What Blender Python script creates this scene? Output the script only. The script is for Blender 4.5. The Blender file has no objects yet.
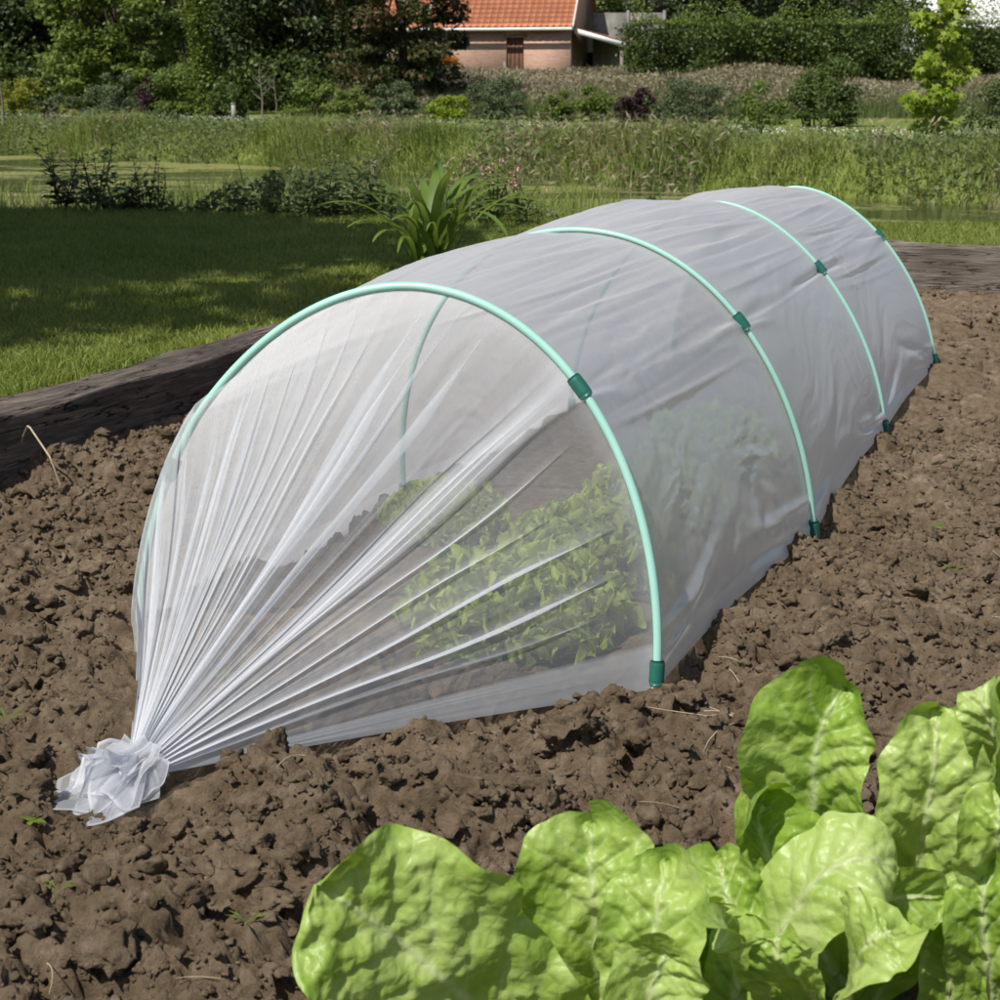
import bpy, math, random
import numpy as np
from mathutils import Vector
rng = np.random.default_rng(7)
R = math.radians
SC = bpy.context.scene
COL = SC.collection

# ------------------------------------------------------------------ camera frame (real units: metres, +Y = away)
CAM_H, PITCH, FPX = 0.8016, 0.2422, 1650.0
FWD = np.array([0, math.cos(PITCH), -math.sin(PITCH)])
UPV = np.array([0, math.sin(PITCH), math.cos(PITCH)])
def at(x, y, Y):
    d = FWD + np.array([1., 0, 0]) * (x - 500) / FPX - UPV * (y - 500) / FPX
    return np.array([0, 0, CAM_H]) + d * (Y / d[1])
def onplane(x, y, z):
    d = FWD + np.array([1., 0, 0]) * (x - 500) / FPX - UPV * (y - 500) / FPX
    return np.array([0, 0, CAM_H]) + d * ((z - CAM_H) / d[2])

# bed coordinates: a along the tunnel, b to its right
AX = 0.3802
O2 = np.array([-0.176, 2.2432])
EA = np.array([math.sin(AX), math.cos(AX)]); EB = np.array([math.cos(AX), -math.sin(AX)])
def bed(a, b):
    return O2[0] + np.asarray(a) * EA[0] + np.asarray(b) * EB[0], O2[1] + np.asarray(a) * EA[1] + np.asarray(b) * EB[1]
def unbed(x, y):
    dx = np.asarray(x) - O2[0]; dy = np.asarray(y) - O2[1]
    return dx * EA[0] + dy * EA[1], dx * EB[0] + dy * EB[1]

# ------------------------------------------------------------------ noise
def _h(ix, iy, iz, seed):
    n = (ix.astype(np.int64) * 374761393 + iy.astype(np.int64) * 668265263 + iz.astype(np.int64) * 2147483647 % 1000003 * 7919 + seed * 974711) & 0xFFFFFFFF
    n = ((n ^ (n >> 13)) * 1274126177) & 0xFFFFFFFF
    n = ((n ^ (n >> 16)) * 2246822519) & 0xFFFFFFFF
    return ((n ^ (n >> 15)) & 0xFFFFFF) / float(0xFFFFFF)
def noise2(x, y, seed=0):
    x = np.asarray(x, float); y = np.asarray(y, float)
    ix = np.floor(x); iy = np.floor(y); fx = x - ix; fy = y - iy
    u = fx * fx * (3 - 2 * fx); v = fy * fy * (3 - 2 * fy); z = np.zeros_like(ix)
    a = _h(ix, iy, z, seed); b = _h(ix + 1, iy, z, seed); c = _h(ix, iy + 1, z, seed); d = _h(ix + 1, iy + 1, z, seed)
    return (a * (1 - u) + b * u) * (1 - v) + (c * (1 - u) + d * u) * v * 1.0 - 0.5
def noise3(p, seed=0):
    x, y, z = p[..., 0], p[..., 1], p[..., 2]
    ix = np.floor(x); iy = np.floor(y); iz = np.floor(z)
    f = p - np.stack([ix, iy, iz], -1); s = f * f * (3 - 2 * f)
    r = 0
    for k in range(2):
        wz = s[..., 2] if k else 1 - s[..., 2]
        for j in range(2):
            wy = s[..., 1] if j else 1 - s[..., 1]
            for i in range(2):
                wx = s[..., 0] if i else 1 - s[..., 0]
                r = r + wx * wy * wz * _h(ix + i, iy + j, iz + k, seed)
    return r - 0.5
def fbm2(x, y, octs=4, seed=0, gain=.5):
    r = 0; a = 1.
    for o in range(octs):
        r = r + a * noise2(np.asarray(x) * 2 ** o + o * 17.3, np.asarray(y) * 2 ** o - o * 9.1, seed + o); a *= gain
    return r
def fbm3(p, octs=4, seed=0, gain=.5):
    r = 0; a = 1.
    for o in range(octs):
        r = r + a * noise3(p * 2 ** o + o * 13.7, seed + o); a *= gain
    return r
def lumps(x, y, c, seed, prob=1., kmin=.35, kmax=.95):
    """rounded clods: one bump per jittered cell"""
    ix = np.floor(x / c); iy = np.floor(y / c); out = np.zeros_like(x)
    z = np.zeros_like(ix)
    for i in (-1, 0, 1):
        for j in (-1, 0, 1):
            cx = ix + i; cy = iy + j
            px = (cx + _h(cx, cy, z, seed)) * c; py = (cy + _h(cx, cy, z, seed + 1)) * c
            rr = c * (.45 + .5 * _h(cx, cy, z, seed + 2)); k = kmin + (kmax - kmin) * _h(cx, cy, z, seed + 3)
            on = _h(cx, cy, z, seed + 4) < prob
            th = 6.283 * _h(cx, cy, z, seed + 5); e = .65 + .6 * _h(cx, cy, z, seed + 6)
            dx = x - px; dy = y - py
            qx = (dx * np.cos(th) + dy * np.sin(th)) * e; qy = (-dx * np.sin(th) + dy * np.cos(th)) / e
            q = np.maximum(np.abs(qx) * .9 + np.abs(qy) * .45, np.sqrt(qx * qx + qy * qy))
            out = np.maximum(out, np.where(on, k * np.sqrt(np.maximum(rr * rr - q * q, 0)), 0))
    return out

# ------------------------------------------------------------------ mesh helpers
def link(o, parent=None):
    COL.objects.link(o)
    if parent is not None: o.parent = parent
    return o
def mk(name, V, F, mat, parent=None, smooth=False, attrs=None, mats=None, mi=None):
    """V (n,3); F an int array (m,k) or a list of such arrays"""
    V = np.asarray(V, np.float32)
    Fs = F if isinstance(F, list) else [F]
    Fs = [np.asarray(f, np.int32) for f in Fs if len(f)]
    me = bpy.data.meshes.new(name)
    me.vertices.add(len(V)); me.vertices.foreach_set('co', V.ravel())
    tot = np.concatenate([np.full(len(f), f.shape[1], np.int32) for f in Fs])
    li = np.concatenate([f.ravel() for f in Fs])
    me.loops.add(len(li)); me.loops.foreach_set('vertex_index', li)
    st = np.zeros(len(tot), np.int32); st[1:] = np.cumsum(tot)[:-1]
    me.polygons.add(len(tot)); me.polygons.foreach_set('loop_start', st)
    try: me.polygons.foreach_set('loop_total', tot)
    except Exception: pass
    if smooth: me.polygons.foreach_set('use_smooth', np.ones(len(tot), bool))
    me.update(calc_edges=True)
    for k, a in (attrs or {}).items():
        at_ = me.attributes.new(k, 'FLOAT', 'POINT'); at_.data.foreach_set('value', np.asarray(a, np.float32))
    for m in (mats or [mat]): me.materials.append(m)
    if mi is not None: me.polygons.foreach_set('material_index', np.asarray(mi, np.int32))
    me.validate()
    o = bpy.data.objects.new(name, me)
    return link(o, parent)
def tag(o, label=None, cat=None, group=None, kind=None):
    if label: o['label'] = label
    if cat: o['category'] = cat
    if group: o['group'] = group
    if kind: o['kind'] = kind
    return o
def thing(name, loc, label, cat, group=None, rz=0):
    o = bpy.data.objects.new(name, None); o.location = [float(v) for v in loc]; o.rotation_euler = (0, 0, rz); o.empty_display_size = .1
    link(o); return tag(o, label, cat, group)
def copy_tree(o, parent=None):
    c = o.copy(); COL.objects.link(c)
    if parent is not None: c.parent = parent
    for ch in list(o.children): copy_tree(ch, c)
    return c
def gridfaces(n, m, wrap=False):
    i = np.arange(n - 1)[:, None]; j = np.arange(m if wrap else m - 1)[None, :]
    j2 = (j + 1) % m
    return np.stack([i * m + j + 0 * i, (i + 1) * m + j, (i + 1) * m + j2, i * m + j2], -1).reshape(-1, 4)
class MB:
    def __init__(s): s.V = []; s.F = {}; s.n = 0
    def add(s, V, F):
        V = np.asarray(V, float).reshape(-1, 3)
        for f in (F if isinstance(F, list) else [F]):
            f = np.atleast_2d(np.asarray(f))
            if len(f): s.F.setdefault(f.shape[1], []).append(f + s.n)
        s.V.append(V); s.n += len(V); return s
    def box(s, lo, hi, M=None):
        x0, y0, z0 = lo; x1, y1, z1 = hi
        v = np.array([(x0, y0, z0), (x1, y0, z0), (x1, y1, z0), (x0, y1, z0), (x0, y0, z1), (x1, y0, z1), (x1, y1, z1), (x0, y1, z1)], float)
        if M is not None: v = M(v)
        return s.add(v, [(0, 3, 2, 1), (4, 5, 6, 7), (0, 1, 5, 4), (1, 2, 6, 5), (2, 3, 7, 6), (3, 0, 4, 7)])
    def tube(s, P, r, n=8, cap=True):
        P = np.asarray(P, float); k = len(P); r = np.broadcast_to(np.asarray(r, float), (k,))
        T = np.gradient(P, axis=0); T /= np.linalg.norm(T, axis=1)[:, None] + 1e-12
        N = np.zeros_like(P); ref = np.array([0, 0, 1.]) if abs(T[0][2]) < .9 else np.array([1., 0, 0])
        N[0] = np.cross(T[0], ref); N[0] /= np.linalg.norm(N[0])
        for i in range(1, k):
            q = N[i - 1] - T[i] * (N[i - 1] @ T[i]); N[i] = q / (np.linalg.norm(q) + 1e-12)
        B = np.cross(T, N); a = np.arange(n) * 2 * np.pi / n
        V = P[:, None] + r[:, None, None] * (np.cos(a)[None, :, None] * N[:, None] + np.sin(a)[None, :, None] * B[:, None])
        F = [gridfaces(k, n, True)]
        if cap: F += [np.array([list(range(n))[::-1]]), np.array([[(k - 1) * n + i for i in range(n)]])]
        return s.add(V, F)
    def build(s, name, mat, parent=None, smooth=False, **kw):
        return mk(name, np.concatenate(s.V), [np.concatenate(f) for f in s.F.values()], mat, parent, smooth, **kw)
def norm(v): 
    v = np.asarray(v, float); return v / (np.linalg.norm(v, axis=-1, keepdims=True) + 1e-12)

# ------------------------------------------------------------------ materials
def newmat(name):
    m = bpy.data.materials.new(name); m.use_nodes = True; nt = m.node_tree; nt.nodes.clear()
    out = nt.nodes.new('ShaderNodeOutputMaterial'); return m, nt, out
def nd(nt, t, **kw):
    n = nt.nodes.new(t)
    for k, v in kw.items():
        if k.startswith('i_'):
            n.inputs[k[2:].replace('_', ' ')].default_value = v
        else: setattr(n, k, v)
    return n
def ramp(nt, fac, stops):
    r = nd(nt, 'ShaderNodeValToRGB'); e = r.color_ramp.elements
    while len(e) < len(stops): e.new(.5)
    for el, (p, c) in zip(e, stops):
        el.position = p; el.color = (*c, 1)
    nt.links.new(fac, r.inputs[0]); return r.outputs[0]
def mathn(nt, op, a, b=None, clamp=False):
    n = nd(nt, 'ShaderNodeMath', operation=op, use_clamp=clamp)
    for i, v in enumerate((a, b)):
        if v is None: continue
        if isinstance(v, (int, float)): n.inputs[i].default_value = v
        else: nt.links.new(v, n.inputs[i])
    return n.outputs[0]
def mixc(nt, fac, a, b, mode='MIX'):
    n = nd(nt, 'ShaderNodeMix', data_type='RGBA', blend_type=mode)
    for i, v in ((0, fac), (6, a), (7, b)):
        if isinstance(v, (int, float)): n.inputs[i].default_value = v
        elif isinstance(v, tuple): n.inputs[i].default_value = (*v, 1)
        else: nt.links.new(v, n.inputs[i])
    return n.outputs[2]
def noisen(nt, scale, detail=4, rough=.55, dist=0, coord='Object', vec=None):
    n = nd(nt, 'ShaderNodeTexNoise'); n.inputs['Scale'].default_value = scale; n.inputs['Detail'].default_value = detail
    n.inputs['Roughness'].default_value = rough; n.inputs['Distortion'].default_value = dist
    if vec is None:
        tc = nd(nt, 'ShaderNodeTexCoord'); vec = tc.outputs[coord]
    nt.links.new(vec, n.inputs['Vector']); return n.outputs['Fac']
def bump(nt, h, strength=.5, dist=.01):
    b = nd(nt, 'ShaderNodeBump'); b.inputs['Strength'].default_value = strength; b.inputs['Distance'].default_value = dist
    nt.links.new(h, b.inputs['Height']); return b.outputs[0]
def simple(name, cols, scale=8, rough=.7, spec=.3, bumps=0, bdist=.01, detail=4, metallic=0):
    m, nt, out = newmat(name); p = nd(nt, 'ShaderNodeBsdfPrincipled')
    f = noisen(nt, scale, detail)
    if len(cols) == 1: p.inputs['Base Color'].default_value = (*cols[0], 1)
    else:
        k = len(cols); nt.links.new(ramp(nt, f, [(.3 + .4 * i / (k - 1), c) for i, c in enumerate(cols)]), p.inputs['Base Color'])
    p.inputs['Roughness'].default_value = rough; p.inputs['Specular IOR Level'].default_value = spec; p.inputs['Metallic'].default_value = metallic
    if bumps: nt.links.new(bump(nt, f, bumps, bdist), p.inputs['Normal'])
    nt.links.new(p.outputs[0], out.inputs[0]); return m
def foliage(name, cols, trans=.35, rough=.55, spec=.3, patch=0.6, tcol=1.3):
    """leaves: every leaf its own shade, light through it"""
    m, nt, out = newmat(name); g = nd(nt, 'ShaderNodeNewGeometry')
    n = noisen(nt, patch, 2)
    f = mathn(nt, 'ADD', mathn(nt, 'MULTIPLY', g.outputs['Random Per Island'], .7), mathn(nt, 'MULTIPLY', mathn(nt, 'SUBTRACT', n, .35), .9))
    k = len(cols); c = ramp(nt, f, [(.05 + .9 * i / (k - 1), cc) for i, cc in enumerate(cols)])
    p = nd(nt, 'ShaderNodeBsdfPrincipled'); p.inputs['Roughness'].default_value = rough; p.inputs['Specular IOR Level'].default_value = spec
    nt.links.new(c, p.inputs['Base Color'])
    t = nd(nt, 'ShaderNodeBsdfTranslucent'); hs = nd(nt, 'ShaderNodeHueSaturation'); hs.inputs['Value'].default_value = tcol; hs.inputs['Hue'].default_value = .48
    nt.links.new(c, hs.inputs['Color']); nt.links.new(hs.outputs[0], t.inputs[0])
    mx = nd(nt, 'ShaderNodeMixShader'); mx.inputs[0].default_value = trans
    nt.links.new(p.outputs[0], mx.inputs[1]); nt.links.new(t.outputs[0], mx.inputs[2]); nt.links.new(mx.outputs[0], out.inputs[0]); return m
def sheet_mat(name, T0, white, trans, gloss, diffuse_share=.5):
    """thin woven sheet: what passes straight through follows the length of the path through the cloth"""
    m, nt, out = newmat(name); g = nd(nt, 'ShaderNodeNewGeometry')
    dp = nd(nt, 'ShaderNodeVectorMath', operation='DOT_PRODUCT'); nt.links.new(g.outputs['Incoming'], dp.inputs[0]); nt.links.new(g.outputs['Normal'], dp.inputs[1])
    c = mathn(nt, 'MAXIMUM', mathn(nt, 'ABSOLUTE', dp.outputs['Value']), .2)
    a = nd(nt, 'ShaderNodeAttribute', attribute_name='dens')
    tex = noisen(nt, 55, 5, .7)
    th = mathn(nt, 'MULTIPLY', a.outputs['Fac'], mathn(nt, 'ADD', mathn(nt, 'MULTIPLY', tex, .5), .75))
    al = mathn(nt, 'SUBTRACT', 1., mathn(nt, 'POWER', T0, mathn(nt, 'DIVIDE', th, c)))
    tr = nd(nt, 'ShaderNodeBsdfTransparent')
    d = nd(nt, 'ShaderNodeBsdfDiffuse'); d.inputs[0].default_value = (*white, 1)
    t = nd(nt, 'ShaderNodeBsdfTranslucent'); t.inputs[0].default_value = (*trans, 1)
    m1 = nd(nt, 'ShaderNodeMixShader'); m1.inputs[0].default_value = 1 - diffuse_share
    nt.links.new(d.outputs[0], m1.inputs[1]); nt.links.new(t.outputs[0], m1.inputs[2])
    gl = nd(nt, 'ShaderNodeBsdfGlossy'); gl.inputs['Roughness'].default_value = .33
    fr = nd(nt, 'ShaderNodeFresnel'); fr.inputs[0].default_value = 1.4
    m2 = nd(nt, 'ShaderNodeMixShader'); nt.links.new(mathn(nt, 'MULTIPLY', fr.outputs[0], gloss), m2.inputs[0])
    nt.links.new(m1.outputs[0], m2.inputs[1]); nt.links.new(gl.outputs[0], m2.inputs[2])
    m3 = nd(nt, 'ShaderNodeMixShader'); nt.links.new(al, m3.inputs[0]); nt.links.new(tr.outputs[0], m3.inputs[1]); nt.links.new(m2.outputs[0], m3.inputs[2])
    nt.links.new(m3.outputs[0], out.inputs[0]); return m

M = {}
def soil_material():
    m, nt, out = newmat('soil'); p = nd(nt, 'ShaderNodeBsdfPrincipled')
    big = noisen(nt, 5, 4); mid = noisen(nt, 38, 6, .65); fine = noisen(nt, 320, 3, .7)
    f = mathn(nt, 'ADD', mathn(nt, 'MULTIPLY', mid, .6), mathn(nt, 'ADD', mathn(nt, 'MULTIPLY', big, .35), mathn(nt, 'MULTIPLY', fine, .12)))
    c = ramp(nt, f, [(.34, (.080, .055, .034)), (.46, (.150, .109, .068)), (.58, (.21, .158, .104)), (.74, (.34, .27, .19))])
    sp = ramp(nt, fine, [(.66, (0, 0, 0)), (.74, (1, 1, 1))])
    c = mixc(nt, mathn(nt, 'MULTIPLY', sp, .35), c, (.33, .28, .22))
    nt.links.new(c, p.inputs['Base Color']); p.inputs['Roughness'].default_value = .95; p.inputs['Specular IOR Level'].default_value = .12
    h = mathn(nt, 'ADD', mathn(nt, 'MULTIPLY', noisen(nt, 75, 8, .78, .4), 1.), mathn(nt, 'MULTIPLY', noisen(nt, 420, 3, .7), .35))
    nt.links.new(bump(nt, h, .9, .013), p.inputs['Normal']); nt.links.new(p.outputs[0], out.inputs[0]); return m
M['soil'] = soil_material()
M['fleece'] = sheet_mat('fleece_net', .855, (.80, .825, .87), (.74, .765, .81), .4, .5)
M['film'] = sheet_mat('fleece_cover', .58, (.85, .84, .86), (.88, .87, .89), .32, .42)
M['mint'] = simple('mint_plastic', [(.30, .56, .475), (.34, .60, .515)], 12, .38, .5)
M['clip'] = simple('dark_green_plastic', [(.012, .10, .075), (.016, .12, .09)], 20, .4, .5)

def timber(name, cols):
    m, nt, out = newmat(name); p = nd(nt, 'ShaderNodeBsdfPrincipled')
    tc = nd(nt, 'ShaderNodeTexCoord'); mp = nd(nt, 'ShaderNodeMapping'); mp.inputs['Scale'].default_value = (2.0, 26, 26)
    nt.links.new(tc.outputs['Object'], mp.inputs['Vector'])
    f = noisen(nt, 2.2, 8, .68, .6, vec=mp.outputs[0]); g = noisen(nt, 3, 4)
    fine = noisen(nt, 9, 6, .7, .4, vec=mp.outputs[0])
    c = ramp(nt, mathn(nt, 'ADD', mathn(nt, 'MULTIPLY', f, .7), mathn(nt, 'MULTIPLY', fine, .3)), [(.3, cols[0]), (.48, cols[1]), (.66, cols[2])])
    c = mixc(nt, mathn(nt, 'MULTIPLY', ramp(nt, g, [(.45, (0, 0, 0)), (.65, (1, 1, 1))]), .45), c, cols[0])
    crk = noisen(nt, 1.1, 4, .6, .3, vec=mp.outputs[0]); c = mixc(nt, ramp(nt, mathn(nt, 'ABSOLUTE', mathn(nt, 'SUBTRACT', crk, .5)), [(.004, (1, 1, 1)), (.016, (0, 0, 0))]), c, (.012, .010, .008))
    nt.links.new(c, p.inputs['Base Color']); p.inputs['Roughness'].default_value = .9; p.inputs['Specular IOR Level'].default_value = .15
    nt.links.new(bump(nt, mathn(nt, 'ADD', f, mathn(nt, 'MULTIPLY', fine, .6)), .9, .012), p.inputs['Normal']); nt.links.new(p.outputs[0], out.inputs[0]); return m
M['timber'] = timber('weathered_timber', [(.035, .028, .024), (.12, .098, .08), (.28, .235, .195)])
M['timber_pale'] = timber('pale_timber', [(.07, .058, .048), (.17, .142, .12), (.30, .255, .215)])

# ------------------------------------------------------------------ world, sun, camera
SUN_AZ, SUN_EL = R(222), R(55)
w = bpy.data.worlds.new('World'); SC.world = w; w.use_nodes = True
nt = w.node_tree; bg = nt.nodes['Background']; sky = nt.nodes.new('ShaderNodeTexSky'); sky.sky_type = 'NISHITA'; sky.sun_disc = False
sky.sun_elevation = SUN_EL; sky.sun_rotation = SUN_AZ; sky.air_density = 1.0; sky.dust_density = 1.5
nt.links.new(sky.outputs[0], bg.inputs[0]); bg.inputs[1].default_value = .085
sl = bpy.data.lights.new('sun', 'SUN'); sl.energy = 4.5; sl.angle = R(.55); sl.color = (1, .955, .88)
so = bpy.data.objects.new('sun', sl); link(so)
sdir = Vector((math.sin(SUN_AZ) * math.cos(SUN_EL), math.cos(SUN_AZ) * math.cos(SUN_EL), math.sin(SUN_EL)))
so.rotation_euler = sdir.to_track_quat('Z', 'Y').to_euler()
cd = bpy.data.cameras.new('camera'); cam = bpy.data.objects.new('camera', cd); link(cam); SC.camera = cam
cam.location = (0, 0, CAM_H); cam.rotation_euler = (math.pi / 2 - PITCH, 0, 0)
cd.sensor_width = 36; cd.sensor_height = 36; cd.sensor_fit = 'HORIZONTAL'; cd.lens = FPX / 1000 * 36; cd.clip_start = .05; cd.clip_end = 2000
cd.dof.use_dof = True; cd.dof.focus_distance = 2.5; cd.dof.aperture_fstop = 22
SC.view_settings.view_transform = 'Standard'; SC.view_settings.look = 'None'; SC.view_settings.exposure = .32; SC.view_settings.gamma = 1
SC.cycles.transparent_max_bounces = 48; SC.cycles.max_bounces = 10; SC.cycles.diffuse_bounces = 4; SC.cycles.transmission_bounces = 8
SC.cycles.caustics_reflective = False; SC.cycles.caustics_refractive = False
SC.cycles.use_denoising = True
SC.cycles.use_adaptive_sampling = True; SC.cycles.adaptive_threshold = .02

# ------------------------------------------------------------------ terrain
B_LEFT, A_FAR = -1.19, 5.17          # inner faces of the two sleepers
BW = 0.14                            # sleeper thickness
def shore_far(x): return np.interp(x, [-60, -10, -4, 1.3, 5, 9, 60], [40, 32, 27, 21, 17, 15.5, 14])
def shore_near(x): return np.interp(x, [-60, -12, -3, 0, 3, 6, 60], [20.5, 12.2, 11.0, 10.5, 10.0, 9.6, 9])
def terrain_z(x, y):
    z = .14 + .03 * fbm2(x * .35, y * .35, 3, 5)
    sn = shore_near(x); sf = shore_far(x)
    inp = np.clip((y - sn + 1.4) / 1.6, 0, 1) * np.clip((sf - y + 1.8) / 2.2, 0, 1)
    inp = inp * inp * (3 - 2 * inp)
    z = z - .95 * inp
    far = np.clip((y - 38) / 30, 0, 1.6)
    return z + .52 * far * far * (3 - 2 * np.minimum(far, 1)) * np.where(far > 1, 1, 1) * .9
ga = np.unique(np.concatenate([-np.geomspace(1.7, 500, 28)[::-1], np.linspace(-1.6, A_FAR + .05, 24), [A_FAR + .05, A_FAR + .06], A_FAR + .06 + np.geomspace(.15, 90, 260), np.geomspace(100, 700, 14)]))
gb = np.unique(np.concatenate([-np.geomspace(B_LEFT * -1 + .06, 60, 110)[::-1], -np.geomspace(65, 500, 10), [B_LEFT - .05, B_LEFT - .06], np.linspace(B_LEFT + .1, 2.6, 24), 2.61 + np.geomspace(.02, 60, 110), np.geomspace(65, 500, 10)]))
A_, B_ = np.meshgrid(ga, gb, indexing='ij'); gx, gy = bed(A_, B_)
gz = terrain_z(gx, gy)
inbed = (A_ > -9) & (A_ <= A_FAR + .052) & (B_ >= B_LEFT - .052) & (B_ < 2.605)
gz = np.where(inbed, -.15, gz)
def grass_ground():
    m, nt, out = newmat('grass_ground'); p = nd(nt, 'ShaderNodeBsdfPrincipled')
    c = ramp(nt, noisen(nt, 1.3, 5), [(.35, (.10, .135, .028)), (.5, (.135, .175, .038)), (.65, (.18, .205, .06))])
    c = mixc(nt, mathn(nt, 'MULTIPLY', ramp(nt, noisen(nt, 9, 5), [(.5, (0, 0, 0)), (.7, (1, 1, 1))]), .4), c, (.16, .15, .06))
    nt.links.new(c, p.inputs['Base Color']); p.inputs['Roughness'].default_value = .95; p.inputs['Specular IOR Level'].default_value = .1
    nt.links.new(bump(nt, noisen(nt, 45, 5), .8, .03), p.inputs['Normal']); nt.links.new(p.outputs[0], out.inputs[0]); return m
M['ground'] = grass_ground()
tag(mk('ground', np.stack([gx, gy, gz], -1).reshape(-1, 3), gridfaces(len(ga), len(gb)), M['ground'], smooth=True), kind='structure')

# pond
def pond_mat():
    m, nt, out = newmat('pond_water'); p = nd(nt, 'ShaderNodeBsdfPrincipled')
    tc = nd(nt, 'ShaderNodeTexCoord'); mp = nd(nt, 'ShaderNodeMapping'); mp.inputs['Scale'].default_value = (.35, .5, 1); nt.links.new(tc.outputs['Object'], mp.inputs['Vector'])
    n = noisen(nt, .9, 6, .6, .5, vec=mp.outputs[0]); fine = noisen(nt, 14, 5, .7)
    f = mathn(nt, 'ADD', n, mathn(nt, 'MULTIPLY', mathn(nt, 'SUBTRACT', fine, .5), .35))
    mask = ramp(nt, f, [(.515, (0, 0, 0)), (.56, (1, 1, 1))])
    weed = ramp(nt, fine, [(.35, (.12, .125, .022)), (.55, (.175, .175, .035)), (.7, (.24, .23, .06))])
    c = mixc(nt, mask, (.022, .028, .012), weed)
    nt.links.new(c, p.inputs['Base Color'])
    r = nd(nt, 'ShaderNodeMapRange'); r.inputs[3].default_value = .07; r.inputs[4].default_value = .8; nt.links.new(mask, r.inputs[0]); nt.links.new(r.outputs[0], p.inputs['Roughness'])
    nt.links.new(bump(nt, fine, .12, .01), p.inputs['Normal']); nt.links.new(p.outputs[0], out.inputs[0]); return m
M['pond'] = pond_mat()
xs = np.concatenate([np.linspace(-45, 35, 81)])
pv = []; 
for x in xs: pv += [(x, float(shore_near(x)) - .9, -.36), (x, float(shore_far(x)) + 1.2, -.36)]
pi = np.arange(len(xs) - 1) * 2
tag(mk('pond', pv, np.stack([pi, pi + 2, pi + 3, pi + 1], -1), M['pond']), kind='structure')

# ------------------------------------------------------------------ soil bed
THROAT_XY = at(144, 764, 1.80)[:2]
def soil_h(x, y):
    wx = x + .012 * fbm2(x * 28, y * 28, 3, 91); wy = y + .012 * fbm2(x * 28 + 7, y * 28 - 3, 3, 95)
    a, b = unbed(x, y)
    rough = np.clip(1.3 - .26 * a, .55, 1.5) * np.where(b > .45, np.clip(1.25 - .55 * b, .5, 1), 1)
    h = .035 * fbm2(x * 3.1, y * 3.1, 3, 11) + .02 * fbm2(x * 9, y * 9, 3, 15)
    h = h + rough * (np.maximum(lumps(wx, wy, .105, 21, .55, .35, .75), lumps(wx + .3, wy, .062, 31, .8, .35, .85)) * .85
                     + lumps(wx, wy, .031, 41, .85) * .55 + lumps(wx + 5, wy, .0145, 51, .8) * .55 + .018 * (.25 - np.abs(fbm2(x * 42, y * 42, 5, 61, .62))))
    h = h - .028
    # earth drawn up against the edge of the fleece and the left sleeper
    h = h + .013 * np.exp(-((a + .10 + .55 * (b - .40) * -.9) / .11) ** 2) * np.clip((b + .35) / .3, 0, 1) * np.clip((.75 - b) / .3, 0, 1)
    h = h + .03 * np.exp(-((b - B_LEFT) / .12) ** 2)
    # level earth under the tunnel
    t = np.clip((.37 - np.abs(b)) / .08, 0, 1) * np.clip((a - .02) / .1, 0, 1) * np.clip((3.3 - a) / .2, 0, 1)
    sa_, sb_ = unbed(THROAT_XY[0], THROAT_XY[1]); ft_a, ft_b = .0, .385; tt_ = np.clip(((a - sa_) * (ft_a - sa_) + (b - sb_) * (ft_b - sb_)) / ((ft_a - sa_) ** 2 + (ft_b - sb_) ** 2), 0, 1)
    dl = np.hypot(a - sa_ - tt_ * (ft_a - sa_), b - sb_ - tt_ * (ft_b - sb_)); h = h - (.010 + .5 * np.maximum(h, 0)) * np.exp(-(dl / .055) ** 2) * (1 - .6 * tt_)
    kq = at(130, 780, 1.78); t = np.maximum(t, .85 * np.exp(-((x - kq[0]) ** 2 + (y - kq[1]) ** 2) / .10 ** 2))
    return h * (1 - .75 * t) - .005 * t
sa = np.concatenate([np.arange(-1.7, .9, .0036), np.arange(.9, 2.4, .006), np.arange(2.4, A_FAR + .0, .010), [A_FAR + .004]])
sb = np.concatenate([np.arange(B_LEFT - .004, .9, .0042), np.arange(.9, 2.5, .011)])
A_, B_ = np.meshgrid(sa, sb, indexing='ij'); sx, sy = bed(A_, B_)
sz = soil_h(sx.ravel(), sy.ravel()).reshape(sx.shape)
ov = np.stack([sx, sy, sz], -1)
ov[..., 0] += .009 * fbm2(sx * 60, sy * 60 + sz * 60, 3, 71); ov[..., 1] += .009 * fbm2(sx * 60 + 9, sy * 60 - sz * 60, 3, 75)
tag(mk('soil_bed', ov.reshape(-1, 3), gridfaces(len(sa), len(sb)), M['soil']), kind='structure')
def soilz(x, y): return soil_h(np.atleast_1d(np.asarray(x, float)), np.atleast_1d(np.asarray(y, float)))

# ------------------------------------------------------------------ loose clods
import bmesh
def ico(sub):
    bm = bmesh.new(); bmesh.ops.create_icosphere(bm, subdivisions=sub, radius=1)
    V = np.array([v.co[:] for v in bm.verts]); F = np.array([[v.index for v in f.verts] for f in bm.faces]); bm.free(); return V, F
def clod_proto(sub, seed):
    V, F = ico(sub); q = np.random.default_rng(seed)
    for k in range(11):                     # broken faces
        n = norm(q.normal(size=3)); c = q.uniform(.45, .85); d = V @ n; V = V - n * np.maximum(d - c, 0)[:, None] * .95
    n1 = fbm3(V * 1.7 + seed, 3, seed); n2 = fbm3(V * 5 + seed, 3, seed + 9, .6)
    r = 1 + .55 * n1 + .42 * n2 + .22 * fbm3(V * 11 + seed, 2, seed + 31) - .30 * np.abs(fbm3(V * 3.2 + 5, 2, seed + 20))
    V = V * r[:, None] * np.array([1, q.uniform(.7, 1), q.uniform(.55, .85)])
    return V, F
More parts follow.
